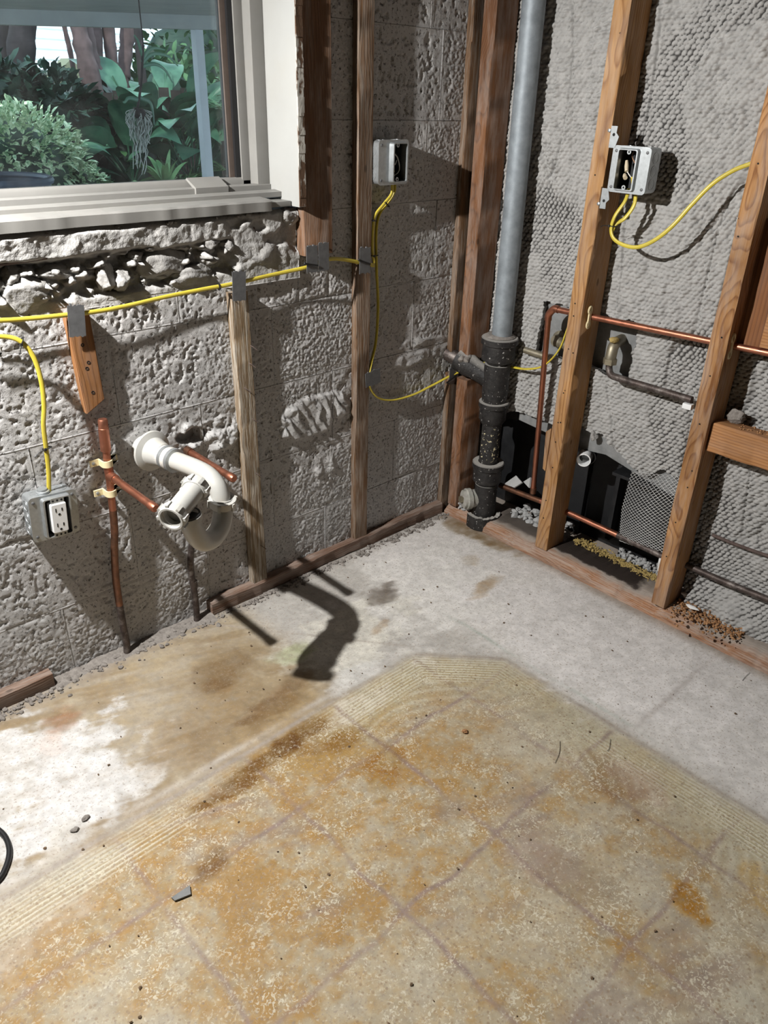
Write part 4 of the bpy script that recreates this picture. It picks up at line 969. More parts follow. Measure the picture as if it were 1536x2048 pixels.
def tie(c, d, out, r, label, tail=0.018):
    c = Vector(c); d = Vector(d).normalized(); out = Vector(out).normalized(); w = d.cross(out).normalized()
    ring = [c + out * (r * 0.55 * math.cos(a)) + w * (r * math.sin(a)) for a in np.linspace(0, 2 * math.pi, 15)]
    mb = MB().tube(ring, 0.0011, 6, False, 2.0, d)
    h = c + out * r * 0.6 + w * r * 0.6
    for k in range(1): mb.box(h - Vector((0.002, 0.002, 0.0025)), h + Vector((0.002, 0.002, 0.0025)))
    mb.tube([h, h + w * tail * 0.6 + out * 0.004, h + w * tail + out * 0.005 - Vector((0, 0, tail * 0.2))], 0.0010, 5)
    return tag(obj('cable_tie', mb, MT['black'], None, 60), label, 'cable tie', 'black cable ties')
tie(by(437, 573, -.025), (1, 0, 0.1), YB, 0.0075, 'tiny black tie on the level cable just left of the weathered strip', 0.004)
tie(by(43, 683, -.037), (1, 0, -0.6), YB, 0.0085, 'black tie with bent tail high on the arching cable at the left edge', 0.016)
tie(by(94, 896, -.034), (0.1, 0, -1), YB, 0.0085, 'black tie with long tail on the cable just above the receptacle box', 0.026)
tie(by(772, 409, -.022), (-.6, 0, -1), YB, 0.012, 'black tie around both cables just below the shiny block-wall box', 0.012)
tie(by(747, 441, -.018), (-.2, 0, -1), YB, 0.0085, 'middle black tie on the paired cables beside the full-height strip', 0.004)
tie(by(749, 511, -.018), (0, 0, -1), YB, 0.011, 'black tie on the paired cables level with a nail plate', 0.006)
tie(bx(1226, 452, -.005), (0, 0, -1), (-1, 0, 0), 0.011, 'black tie stapled beside the pine stud under the open box', 0.020)
def strap_tie(p0, p1, label):
    a, b = Vector(p0), Vector(p1); mb = MB().tube([a, (a + b) / 2 + Vector((0, -0.001, 0)), b], 0.0014, 6, True, 1.6, YB); mb.rock(a, (0.004, 0.003, 0.004), 3, 1, 0.1)
    tag(obj('cable_tie', mb, MT['black'], None, 60), label, 'cable tie', 'black cable ties')
strap_tie(by(610, 527, -.0455), by(636, 531, -.0455), 'black tie strapped across the left jamb nail plate')
strap_tie(by(718, 520, -.0345), by(741, 528, -.0345), 'black tie strapped across the strip nail plate by the cable end')
strap_tie(by(894, 765, -.036), by(914, 750, -.036), 'black tie slanting across the dark corner nail plate')

# ------------------------------------------------------------------ plumbing of the block wall
def bend(pts, r, n=20, sub=10, mat=None): return MB().tube(catmull(pts, sub), r, n)
def slipnut(c, d, r, w, lugs=8):
    d = Vector(d).normalized(); mb = MB().lathe(Vector(c) - d * w / 2, d, [(0, r * 0.82), (0, r), (w * 0.75, r), (w, r * 0.88), (w, r * 0.75), (0, r * 0.75)], 28)
    u = d.orthogonal().normalized(); v = d.cross(u)
    for k in range(lugs):
        a = 2 * math.pi * k / lugs; q = Vector(c) + (u * math.cos(a) + v * math.sin(a)) * r
        rad = (u * math.cos(a) + v * math.sin(a)); tg = d.cross(rad)
        P = [q + rad * i * 0.003 + tg * j * 0.0032 + d * kk * w * 0.42 for i in (-1, 1) for j in (-1, 1) for kk in (-1, 1)]
        mb.add(P, [(0,1,3,2),(4,6,7,5),(0,4,5,1),(2,3,7,6),(0,2,6,4),(1,5,7,3)])
    return mb
tp = thing('drain_trap', (-1.03, -0.02, 0.40), 'white plastic drain trap sticking out of the block wall below the window', 'drain trap')
A = Vector((-1.035, 0.0, 0.520)); ax = Vector((0.16, -1, 0.01)).normalized()
obj('wall_flange', MB().lathe(A + Vector((0, 0.006, 0)), ax, [(0, 0.030), (0.030, 0.031), (0.036, 0.048), (0.041, 0.047), (0.046, 0.034), (0.075, 0.0275), (0.082, 0.0275)], 32), MT['pvc'], tp)
obj('rubber_sleeve', MB().lathe(A + ax * 0.072, ax, [(0, 0.0245), (0.0, 0.0265), (0.040, 0.0265), (0.040, 0.020)], 28), m_plain('clear_sleeve', (0.55, 0.53, 0.49), 0.3), tp)
for k, d in enumerate((0.084, 0.108)):
    hc = obj('hose_clamp', MB().lathe(A + ax * d, ax, [(0, 0.0268), (0.0, 0.0278), (0.009, 0.0278), (0.009, 0.0268)], 28), MT['steel'], tp)
    s = A + ax * (d + 0.0045) + Vector((-0.012, 0, -0.026)); obj('clamp_screw', MB().lathe(s, (1, 0.2, 0.3), [(0, 0.0045), (0.016, 0.0045), (0.016, 0.003), (0.018, 0.001)], 10), MT['steel'], hc)
arm = [A + ax * 0.10, Vector((-1.010, -0.14, 0.5215)), Vector((-1.004, -0.195, 0.524)), Vector((-1.001, -0.232, 0.5205)), Vector((-0.999, -0.255, 0.507)), Vector((-0.998, -0.266, 0.488)), Vector((-0.998, -0.269, 0.470))]
obj('waste_arm', bend(arm, 0.0205, 24), MT['pvc'], tp)
obj('slip_nut', slipnut((-0.998, -0.271, 0.474), (0.0, 0.15, -1), 0.0295, 0.020, 6), MT['pvc'], tp)
ub = [Vector((-0.998, -0.272, 0.480)), Vector((-1.002, -0.277, 0.452)), Vector((-1.018, -0.288, 0.428)), Vector((-1.046, -0.301, 0.416)), Vector((-1.074, -0.312, 0.424)), Vector((-1.093, -0.319, 0.448)), Vector((-1.104, -0.322, 0.478)), Vector((-1.109, -0.323, 0.505))]
obj('trap_bend', bend(ub, 0.0215, 24), MT['pvc'], tp)
cR, cL = Vector((-1.062, -0.283, 0.535)), Vector((-1.150, -0.338, 0.519)); dd = (cL - cR).normalized()
obj('collar', MB().lathe(Vector((-1.106, -0.322, 0.490)), (-0.1, 0, 1), [(0, 0.0215), (0, 0.0265), (0.012, 0.0265), (0.012, 0.0215)], 24), MT['pvc'], tp)
obj('seal_ring', MB().lathe(Vector((-1.1072, -0.3222, 0.501)), (-0.1, 0, 1), [(0, 0.0215), (0, 0.0245), (0.005, 0.0245), (0.005, 0.0215)], 24), MT['black'], tp)
obj('coupling_tube', MB().lathe(cR, dd, [(0, 0.0165), (0, 0.0225), ((cL - cR).length, 0.0225), ((cL - cR).length, 0.0185), (0.01, 0.0180)], 28), MT['pvc'], tp)
obj('slip_nut', slipnut(cR + dd * 0.006, dd, 0.0285, 0.020, 8), MT['pvc'], tp)
obj('slip_nut', slipnut(cL - dd * 0.002, dd, 0.0290, 0.020, 8), MT['pvc'], tp)

tc = thing('copper_riser', (-1.163, -0.03, 0.0), 'bent copper pipe rising from the floor with a tee stub pointing out, two cream straps', 'pipe')
up = [by(*p, -0.024) for p in ((254, 1306), (253, 1285), (247, 1255), (239, 1210), (232, 1160), (229, 1105), (229, 1060), (226, 1020), (221, 975), (218, 945), (214, 915), (211, 890))]
cut = up[:4]; obj('lower_tube', bend(cut, 0.0086, 14, 6), MT['pipe_dark'], tc); obj('tube', bend(up[3:8], 0.0086, 14, 6), MT['copper_old'], tc); obj('tube', bend(up[7:], 0.0084, 14, 6), MT['copper'], tc)
q0, q1 = by(212, 902, -0.024), by(205, 838, -0.024); dv = q1 - q0
obj('capped_stub', MB().lathe(q0, dv, [(0, 0.0086), (0.001, 0.0115), (dv.length * 0.72, 0.0115), (dv.length * 0.73, 0.0106), (dv.length - 0.003, 0.0106), (dv.length, 0.009), (dv.length, 0.0001)], 18), MT['copper'], tc)
q = by(219, 950, -0.024)
obj('tee', MB().lathe(q + Vector((0.0, 0, 0.022)), (0.02, 0, -1), [(0, 0.0086), (0, 0.0102), (0.044, 0.0102), (0.044, 0.0086)], 18), MT['copper'], tc)
obj('stub', MB().lathe(q, (0.005, -1, 0.0), [(0.004, 0.0104), (0.028, 0.0104), (0.029, 0.0084), (0.186, 0.0084), (0.187, 0.0098), (0.205, 0.0098), (0.209, 0.007), (0.209, 0.0001)], 18), MT['copper'], tc)
def strap(px, py, rot, label):
    c = by(px, py, -0.024); c.y = -0.003; t = thing('pipe_strap', c, label, 'strap', 'cream pipe straps')
    f = frame_m(c, (1, 0, 0), (0, 0, 1), (0, -1, 0), rot); pr = []
    for a in np.linspace(-90, 90, 13): pr.append((0.0125 * math.sin(math.radians(a)), 0.021 + 0.0125 * math.cos(math.radians(a))))
    outl = [(-0.032, 0.002), (-0.032, 0.006), (-0.0125, 0.006)] + pr + [(0.0125, 0.006), (0.032, 0.006), (0.032, 0.002), (0.0095, 0.002)]
    inn = [(0.0095 * math.sin(math.radians(a)), 0.021 + 0.0095 * math.cos(math.radians(a))) for a in np.linspace(90, -90, 13)] + [(-0.0095, 0.002)]
    poly = outl + inn; b0, b1 = -0.0075, 0.0075
    vs = [f(a, b, d) for b in (b0, b1) for a, d in poly]; n = len(poly)
    fs = [(k, (k+1) % n, (k+1) % n + n, k + n) for k in range(n)]; mb = MB().add(vs, fs)
    no, ni = len(outl), len(inn)
    idx_o = list(range(no)); idx_i = [n - 1 - k for k in range(ni)]
    # side faces: pair outer and inner outline
    m = 16
    for s in (0, n):
        for k in range(no - 1):
            i0 = idx_i[min(ni - 1, int(k * (ni - 1) / (no - 1)))]; i1 = idx_i[min(ni - 1, int((k + 1) * (ni - 1) / (no - 1)))]
            mb.f.append(tuple(dict.fromkeys((s + k, s + k + 1, s + i1, s + i0))) )
    mb.f = [f_ for f_ in mb.f if len(f_) >= 3]
    obj('band', mb, MT['ivory'], t)
    for a in (-0.024, 0.024): obj('screw', MB().lathe(f(a, 0, 0.006), (0, -1, 0), [(0, 0.0042), (0.001, 0.004), (0.002, 0.001)], 10), MT['steel'], t)
strap(214, 926, 0.0, 'upper cream plastic strap holding the copper riser, just above its tee')
strap(222, 985, 0.0, 'lower cream plastic strap holding the copper riser, just below its tee')
ts = thing('copper_stub', (-0.925, -0.1, 0.47), 'straight copper stub pointing out of the broken hole right of the trap', 'pipe')
q = Vector((-0.9245, 0.02, 0.4815))
obj('tube', MB().lathe(q, (0, -1, 0), [(0, 0.0084), (0.205, 0.0084), (0.206, 0.0098), (0.222, 0.0098), (0.226, 0.007), (0.226, 0.0001)], 18), MT['copper'], ts)
obj('collar', MB().lathe(q + Vector((0, -0.018, 0)), (0, -1, 0), [(0, 0.0084), (0, 0.0108), (0.022, 0.0108), (0.022, 0.0084)], 16), MT['copper_old'], ts)
dk = [by(*p, -0.022) for p in ((394, 1245), (393, 1222), (389, 1185), (383, 1150), (381, 1120), (384, 1085), (388, 1050), (388, 1010))]
td = thing('dark_pipe', dk[0], 'dark tarnished pipe rising from the floor behind the white trap', 'pipe')
obj('tube', bend(dk, 0.0084, 14, 6), MT['pipe_dark'], td)
obj('solder_ring', MB().lathe(by(388, 1172, -0.022), (0.02, 0, 1), [(0, 0.0084), (0, 0.0096), (0.016, 0.0096), (0.016, 0.0084)], 14), MT['pipe_dark'], td)
rb = [by(*p) for p in ((-60, 535, -.004), (0, 528, -.005), (140, 508, -.006), (280, 488, -.006), (400, 472, -.005), (508, 457, -.002))]
tag(obj('rebar', MB().tube(catmull(rb, 8), 0.0042, 8), MT['rust']), 'rusty reinforcing rod bared along the broken masonry under the sill', 'rod')

# ------------------------------------------------------------------ plumbing of the plaster wall
PX, PY = 0.040, -0.164
def vz(prof, x=PX, y=PY, tilt=0.006):
    """lathe around the (slightly leaning) stack from a list of (z, r)"""
    z0 = prof[0][0]; return MB().lathe((x, y + tilt * (0.6 - z0) * -1, z0), (0, -tilt, 1), [(z - z0, r) for z, r in prof], 32)
tag(obj('vent_pipe', MB().lathe((PX, -0.170, 0.60), (0, 0.004, 1), [(0, 0.0295), (1.8, 0.0295)], 32), MT['galv']), 'tall grey galvanized vent pipe standing in the iron stack', 'pipe')
ti = thing('iron_stack', (PX, PY, 0.0), 'black cast iron drain stack with a side branch and broken hub near the corner', 'drain stack')
def hub(z0, z1, r, ri, name='hub'):
    h = z1 - z0
    return obj(name, vz([(z0, ri), (z0 + h * 0.10, ri * 1.12), (z0 + h * 0.22, r * 0.93), (z0 + h * 0.74, r * 0.93), (z0 + h * 0.78, r * 1.03), (z0 + h * 0.97, r * 1.03), (z1, r * 0.98), (z1 + 0.0005, ri * 1.02), (z1 - 0.012, ri)]), MT['iron'], ti)
hub(0.545, 0.632, 0.0535, 0.030)
obj('lead_joint', vz([(0.626, 0.029), (0.634, 0.046), (0.639, 0.040), (0.641, 0.030)]), MT['dirt'], ti)
obj('wye_body', vz([(0.415, 0.036), (0.46, 0.040), (0.55, 0.040)]), MT['iron'], ti)
b0, b1 = Vector((PX, PY, 0.492)), Vector((0.008, -0.036, 0.540))
dv = (b1 - b0); obj('branch', MB().lathe(b0, dv, [(0, 0.030), (dv.length * 0.55, 0.031), (dv.length * 0.7, 0.036), (dv.length * 1.0, 0.036), (dv.length * 1.02, 0.030)], 28), MT['iron'], ti)
obj('branch_pipe', MB().tube([b1 - dv * 0.12, b1 + Vector((-0.006, 0.028, 0.006)), Vector((-0.010, 0.030, 0.556))], [0.024, 0.0225, 0.0225], 20), MT['pipe_dark'], ti)
for k in range(9):
    a = random.uniform(0, 6.28); c = b0.lerp(b1, random.uniform(0.7, 1.02)); obj('caulk_lump', MB().rock(c + Vector((0.020 * math.cos(a) - 0.012, -0.010, abs(0.03 * math.sin(a)))), (0.013, 0.010, 0.010), 60 + k, 2), MT['dirt'], ti)
hub(0.358, 0.432, 0.0455, 0.033)
obj('spigot_pipe', vz([(0.205, 0.0305), (0.36, 0.0305)]), MT['iron'], ti)
hub(0.145, 0.228, 0.0495, 0.032)
obj('neck', vz([(0.02, 0.038), (0.06, 0.038), (0.11, 0.036), (0.15, 0.037)]), MT['iron'], ti)
cp = Vector((PX - 0.01, PY + 0.012, 0.093)); cdv = Vector((-0.80, 0.42, 0.02))
pl = obj('cleanout', MB().lathe(cp, cdv, [(0, 0.030), (0.030, 0.030), (0.032, 0.035), (0.046, 0.035), (0.049, 0.031), (0.056, 0.030), (0.058, 0.024)], 24), m_plain('dusty_brass', (0.40, 0.385, 0.35), 0.7, 0.2, 0.3, 60, 0.4, 0.3, 0.5, (0.25, 0.27, 0.22)), ti)
e = cp + cdv.normalized() * 0.056; obj('plug_nut', MB().lathe(e, cdv, [(0, 0.012), (0.014, 0.011), (0.014, 0.0001)], 4), MT['brass'], pl)
def arc_ring(z0, z1, ro, ri, a0, a1, x, y):
    mb = MB(); n = 26; A_ = np.linspace(a0, a1, n); vs = []
    for i, a in enumerate(A_):
        e = 0.004 * float(vn(np.array(i * 0.9), np.array(0.3), 77)); zz1 = z1 + e
        for r, z in ((ro, z0), (ro, zz1), (ri, zz1), (ri, z0)): vs.append((x + r * math.cos(a), y + r * math.sin(a), z))
    fs = [(4*i + k, 4*i + (k+1) % 4, 4*(i+1) + (k+1) % 4, 4*(i+1) + k) for i in range(n - 1) for k in range(4)] + [(3, 2, 1, 0), tuple(4*(n-1) + k for k in range(4))]
    return mb.add(vs, fs)
obj('broken_hub', arc_ring(0.002, 0.047, 0.056, 0.043, math.radians(150), math.radians(325), PX - 0.004, PY - 0.006), MT['iron'], ti)

tw = thing('copper_line', (0.04, -0.62, 0.18), 'copper pipe rising beside the stud then running level through both pine studs', 'pipe')
c0, c1 = bx(1066, 984, 0.078), bx(1097, 632, 0.040); e1 = bx(1110, 618, 0.040); h1 = Vector((0.040, -1.25, 0.778))
obj('riser', MB().tube([c0, c1], 0.0082, 14), MT['copper'], tw)
obj('elbow', MB().tube(catmull([c1 - (c1 - c0).normalized() * 0.012, c1, c1 + Vector((0, -0.004, 0.010)), e1 + Vector((0, 0.002, 0)), e1 + Vector((0, -0.012, 0.0005))], 6), 0.0100, 14), MT['copper'], tw)
obj('level_run', MB().tube([e1, bx(1190, 635, 0.040), bx(1418, 682, 0.040), bx(1536, 706, 0.040), h1], 0.0082, 14), MT['copper'], tw)
obj('tee_joint', MB().lathe(c0 + Vector((0, 0, 0.016)), (0, 0, -1), [(0, 0.0082), (0, 0.0100), (0.020, 0.0100), (0.020, 0.008)], 14), MT['copper_old'], tw)
tl = thing('low_copper_line', (0.045, -0.55, 0.15), 'tarnished pipe running low along the plaster wall just above the sole plate', 'pipe')
lo = [bx(1000, 970, 0.080), bx(1013, 976, 0.080), bx(1081, 1002, 0.080), bx(1150, 1031, 0.080), bx(1235, 1070, 0.080), bx(1322, 1111, 0.078), bx(1370, 1129, 0.077), bx(1440, 1160, 0.07), bx(1536, 1199, 0.075)]
lo.append(lo[-1] + (lo[-1] - lo[-2]))
obj('tube', MB().tube(lo[:3], 0.0088, 14), MT['copper_old'], tl); obj('tube', MB().tube(lo[2:5], 0.0088, 14), MT['copper'], tl); obj('tube', MB().tube(lo[4:], 0.0088, 14), MT['pipe_dark'], tl)
tv = thing('valve_feed', (0.06, -0.65, 0.58), 'dull brass elbow feeding a grey pipe in the bay between the pine studs', 'pipe')
v0 = Vector((0.050, -0.530, 0.675))
obj('elbow', MB().tube(catmull([Vector((0.125, -0.515, 0.690)), Vector((0.085, -0.522, 0.690)), Vector((0.058, -0.529, 0.684)), Vector((0.050, -0.531, 0.664)), Vector((0.049, -0.531, 0.645))], 6), 0.0145, 18), MT['brass'], tv)
obj('hex_nut', MB().lathe((0.049, -0.531, 0.655), (0, 0, -1), [(0, 0.012), (0.001, 0.0185), (0.016, 0.0185), (0.018, 0.013)], 6), MT['brass'], tv, 20)
md = [Vector((0.049, -0.531, 0.645)), Vector((0.047, -0.533, 0.628)), Vector((0.042, -0.545, 0.614)), bx(1240, 757, 0.040), bx(1310, 778, 0.040), bx(1384, 800, 0.040)]
obj('tube', MB().tube(catmull(md, 6), 0.0092, 14), MT['pipe_dark'], tv)
obj('dusty_cap', MB().rock((0.056, -0.528, 0.701), (0.016, 0.014, 0.006), 81, 2), MT['sawdust'], tv)
obj('end_cap', MB().cbox(bx(1376, 812, 0.036) - Vector((0.008, 0.012, 0.007)), bx(1376, 812, 0.036) + Vector((0.008, 0.012, 0.007)), 0.003), MT['white'], tv)
t2 = thing('valve_stub', (0.07, -0.31, 0.6), 'dull brass valve and stub pipe on the board left of the box stud', 'pipe')
obj('tube', MB().tube([bx(1050, 700, 0.075), bx(1100, 716, 0.078)], 0.0095, 14), MT['brass'], t2)
q = bx(1112, 682, 0.095); obj('valve_body', MB().lathe(q + Vector((0.03, 0.0, 0.0)), (-1, 0, 0), [(0, 0.026), (0.012, 0.026), (0.018, 0.017), (0.034, 0.016)], 20), MT['brass'], t2)
obj('valve_arm', MB().lathe(q, (0, -1, -0.12), [(0, 0.014), (0.016, 0.016), (0.024, 0.011), (0.032, 0.0135), (0.060, 0.0135)], 16), MT['brass'], t2)
def clip(y, z, label):
    mb = MB()
    for s in (1, -1):
        c = Vector((0.026, y, z + s * 0.019)); ring = [c + Vector((0.0065 * math.cos(a), 0, 0.0095 * math.sin(a))) for a in np.linspace(0, 2 * math.pi, 17)]
        mb.tube(ring, 0.0026, 6, False)
    mb.box((0.022, y - 0.002, z - 0.011), (0.032, y + 0.002, z + 0.011))
    tag(obj('pipe_clip', mb, MT['ivory']), label, 'clip', 'pale pipe clips')
clip(-0.4625, 0.752, 'pale figure-eight pipe clip on the side of the box stud')
clip(-0.8460, 0.764, 'pale figure-eight pipe clip on the side of the swirling-grain stud')
rb = [bx(1425, 1070, .086), bx(1480, 1092, .082), bx(1536, 1112, .084)]; rb.append(rb[-1] + (rb[-1] - rb[-2]) * 2)
tag(obj('rebar', MB().tube(catmull(rb, 6), 0.0045, 8), MT['rust']), 'dark rod half buried in low plaster at the right edge', 'rod')
# black tub skirt seen through the hole, white drain end
tb = thing('tub_skirt', (0.17, -0.45, 0.0), 'black plastic panels behind the hole at the foot of the plaster wall', 'panel')
for y0, y1, x in ((0.02, -0.42, 0.225), (-0.425, -0.575, 0.240), (-0.58, -0.85, 0.205)):
    obj('skirt_panel', MB().cbox((x, y1, 0.0), (x + 0.012, y0, 0.46), 0.003), MT['void'], tb)
obj('rib', MB().cbox((0.200, -0.545, 0.04), (0.24, -0.530, 0.34), 0.003), MT['void'], tb)
obj('flange', MB().cbox((0.135, -0.85, 0.292), (0.21, -0.55, 0.302), 0.002), MT['void'], tb)
q = bx(1157, 918, 0.085)
dp = thing('drain_end', q, 'short white plastic pipe end poking out behind the box stud', 'pipe')
obj('pipe_end', MB().lathe(q + Vector((0.045, 0.004, 0.0)), (-0.75, -0.35, 0.0), [(0, 0.0205), (0.045, 0.0205), (0.045, 0.017), (0.0, 0.017)], 24), MT['white'], dp)
obj('rubber_ring', MB().lathe(q + Vector((0.05, -0.002, 0.0)), (-0.75, -0.35, 0.0), [(0, 0.024), (0.02, 0.024), (0.02, 0.021), (0, 0.021)], 24), MT['black'], dp)
# loose diamond metal lath in front of the hole
def lath():
    mb = MB(); rows, cols = 46, 13; strands = []
    def pt(u, v):                                                 # u 0..1 across towards the right stud, v 0..1 downwards
        y = -0.632 - 0.165 * u - 0.018 * math.sin(v * 3.0) * (1 - u) + 0.018 * (0.5 - abs(v - 0.45)) * (1 - u); z = 0.395 - 0.05 * (1 - u) * (1 - v) - 0.272 * v + 0.02 * u * v
        x = 0.098 - 0.050 * math.sin(math.pi * min(1, v * 0.9 + 0.05)) * (0.35 + 0.65 * math.sin(math.pi * (0.25 + 0.75 * u))) - 0.010 * u
        return Vector((x, y, z))
    for r in range(rows + 1):
        P_ = []
        for c in range(cols * 2 + 1):
            up_ = (c + r) % 2
            P_.append(pt(c / (cols * 2), min(1, max(0, (r + (0.42 if up_ else -0.42)) / rows))))
        mb.tube(P_, 0.00085, 4, False)
    return mb
tag(obj('metal_lath', lath(), MT['lath'], None, 180, (0.09, -0.71, 0.12)), 'loose grey diamond-mesh metal lath bulging over the black panels', 'lath')
wr = [bx(1374, 975, .045), bx(1364, 1010, .05), bx(1352, 1040, .055), bx(1342, 1075, .058), bx(1331, 1110, .055), bx(1322, 1145, .05)]
tag(obj('lath_edge', MB().tube(catmull(wr, 6), [0.0045 + 0.0015 * random.random() for _ in range(31)], 8), MT['dirt']), 'plaster-crusted edge strip of the lath beside the right stud', 'edge strip')

# ------------------------------------------------------------------ loose bits on the floor and the plate
def pile(name, n, fn, r, mat, label, cat, sub=1, flat=0.7):
    mb = MB()
    for k in range(n):
        p, s = fn(); q = r * s
        mb.rock((p[0], p[1], p[2] + q * flat * 0.5), (q * random.uniform(0.7, 1.3), q * random.uniform(0.7, 1.3), q * flat), k, sub, 0.35)
    return tag(obj(name, mb, mat, None, 20), label, cat, None, 'stuff')
def along_wall():
    x = random.uniform(-1.55, 0.0)
    if -1.34 < x < -0.93: y = -0.006 - abs(random.gauss(0, 0.028))
    else: y = -0.034 - abs(random.gauss(0, 0.018))
    return (x, y, 0.0), random.choice((0.4, 0.5, 0.6, 0.7, 1.0, 1.5, 2.0))
pile('wall_debris', 900, along_wall, 0.0034, MT['dirt'], 'grey crumbs of mortar along the foot of the block wall', 'debris')
def dirt_strip():
    xs = np.linspace(-1.36, -0.915, 90); ys = np.linspace(0.02, -0.075, 26); X, Y = np.meshgrid(xs, ys, indexing='ij')
    Z = 0.012 * sst(-0.062, 0.0, Y + 0.02 * fbm(X * 12, Y * 12, 700)) * (0.6 + 0.6 * fbm(X * 30, Y * 30, 701, 3)) - 0.0015
    V, Q, _ = sheet(np.stack([X, Y, Z], -1), np.ones((89, 25), bool), (0, 0, -0.01))
    return V, Q
tag(obj('dirt', dirt_strip(), MT['dirt'], None, 180), 'ridge of grey dirt where the sole plate is missing', 'dirt', None, 'stuff')
pile('rubble', 150, lambda: ((random.uniform(0.10, 0.19), random.uniform(-0.42, -0.225), 0.034 + random.uniform(0, 0.012)), random.choice((0.5, 0.8, 1.2, 1.5))), 0.0075, MT['scrap'], 'pale rubble behind the iron hub and box stud', 'rubble')
pile('rubble', 46, lambda: ((random.uniform(0.0, 0.05), random.uniform(-0.125, -0.088), 0.036 + random.uniform(0, 0.02)), random.choice((0.6, 0.9, 1.3))), 0.0065, MT['scrap'], 'pale rubble between the cut-off corner stud and iron hub', 'rubble')
pile('rubble', 170, lambda: ((random.uniform(0.14, 0.19), random.uniform(-0.83, -0.60), 0.028 + random.uniform(0, 0.014)), random.choice((0.5, 0.8, 1.2))), 0.0070, MT['scrap'], 'grey rubble behind the plate beside the swirling-grain stud', 'rubble')
def saw():
    y = random.uniform(-0.80, -0.475); return ((0.122 + random.gauss(0, 0.010) - 0.02 * max(0, -y - 0.6), y, 0.039 + 0.012 * max(0, 1 - abs(y + 0.53) / 0.09) * random.random()), random.choice((0.5, 0.8, 1.1)))
pile('sawdust', 900, saw, 0.0032, MT['sawdust'], 'yellow sawdust heaped on the wet sole plate', 'sawdust')
pile('wood_shavings', 700, lambda: ((0.055 + random.gauss(0, 0.03), random.uniform(-1.05, -0.86), 0.038 + abs(random.gauss(0, 0.006))), random.choice((0.5, 0.8, 1.1))), 0.0038, MT['wooddust'], 'orange wood shavings on the plate right of the swirling-grain stud', 'shavings')
pile('blocking_dust', 60, lambda: ((random.uniform(0.03, 0.065), random.uniform(-1.1, -0.90), 0.579), random.choice((0.5, 0.9))), 0.0035, MT['wooddust'], 'orange wood dust lying on the blocking board', 'sawdust')
pile('sill_crumbs', 130, lambda: ((random.uniform(-1.40, -0.60), random.uniform(-0.016, 0.03), 1.003), random.choice((0.5, 0.8, 1.2, 1.8))), 0.0035, MT['stone'], 'small crumbs under the window stool on the masonry', 'debris')
pile('floor_grit', 170, lambda: ((random.uniform(-1.6, -0.05), random.uniform(-1.35, -0.1), 0.001), random.choice((0.4, 0.6, 1.0))), 0.0026, m_stone('brown_grit', (0.20, 0.13, 0.08), (0.10, 0.075, 0.05), 90), 'tiny brown crumbs strewn over the floor', 'debris')
def scrap(name, P, t, mat, label, cat):
    n = (Vector(P[1]) - Vector(P[0])).cross(Vector(P[2]) - Vector(P[0])).normalized()
    if n.z < 0: P = P[::-1]; n = -n
    tag(obj(name, MB().prism(P, n * t), mat, None, 20), label, cat)
scrap('board_scrap', [bz(*p) for p in ((343, 1797, .002), (380, 1772, .002), (382, 1790, .002), (350, 1803, .002))], 0.003, MT['cement'], 'flat grey chip lying on the stained floor at lower left', 'chip')
scrap('board_scrap', [bx(*p) for p in ((1010, 969, .085), (1034, 952, .10), (1046, 966, .085), (1030, 976, .07))], 0.005, MT['scrap'], 'pale square board scrap leaning behind the iron stack foot', 'scrap')
scrap('board_scrap', [bx(*p) for p in ((1049, 964, .10), (1063, 955, .10), (1063, 976, .085), (1060, 976, .08))], 0.005, MT['scrap'], 'pale board scrap partly hidden behind the copper riser', 'scrap')
tag(obj('plaster_chip', MB().rock(bx(1384, 1214, 0.035), (0.008, 0.018, 0.004), 5, 2, 0.3), MT['chalk']), 'bright white chip lying in the orange shavings', 'chip')
tag(obj('plaster_chip', MB().rock(bx(1372, 1189, 0.075), (0.008, 0.013, 0.006), 6, 2, 0.3), MT['chalk']), 'small white chip against the wall behind the swirling-grain stud', 'chip')
tag(obj('plaster_chip', MB().rock(bx(1322, 1128, 0.075), (0.006, 0.007, 0.022), 7, 2, 0.3), MT['chalk']), 'upright white chip beside the foot of the lath edge', 'chip')
tag(obj('paper_wad', chunk(MB(), bx(1474, 834, 0.060), (0.014, 0.024, 0.018), 8), MT['dirt']), 'crumpled grey wad resting on the blocking board end', 'wad')
tag(obj('plaster_lump', chunk(MB(), bx(1188, 872, 0.092), (0.010, 0.013, 0.018), 9), MT['stone']), 'crumbly plaster lump hanging at the top of the hole', 'lump')
tag(obj('mortar_chunk', MB().rock((0.010, -0.106, 0.062), (0.016, 0.015, 0.020), 12, 2, 0.3), MT['stone']), 'pale chunk wedged under the brass cleanout plug', 'chunk')
for k, (px, py, c, lb) in enumerate(((930, 1462, 'wooddust', 'largest wood crumb on the yellow field of the floor'), (150, 1658, 'dirt', 'brown clod on the white dusty floor at left'), (170, 1636, 'dirt', 'dark clod beside the brown one on the dusty floor'))):
    tag(obj('floor_crumb', MB().rock(bz(px, py, 0.004), (0.007, 0.005, 0.004), 30 + k, 2, 0.4), MT[c]), lb, 'crumb')
for pts, lb in ((((1120, 1482), (1119, 1505), (1110, 1526)), 'dark curved hair-like sliver on the floor, right of centre'), (((1221, 1478), (1219, 1495), (1215, 1502)), 'short dark sliver right of the curved one'), (((1500, 1345), (1492, 1352), (1485, 1361)), 'thin dark sliver near the splintered plate at far right')):
    tag(obj('sliver', MB().tube(catmull([bz(x, y, 0.002) for x, y in pts], 5), 0.00045, 5), MT['black']), lb, 'sliver')
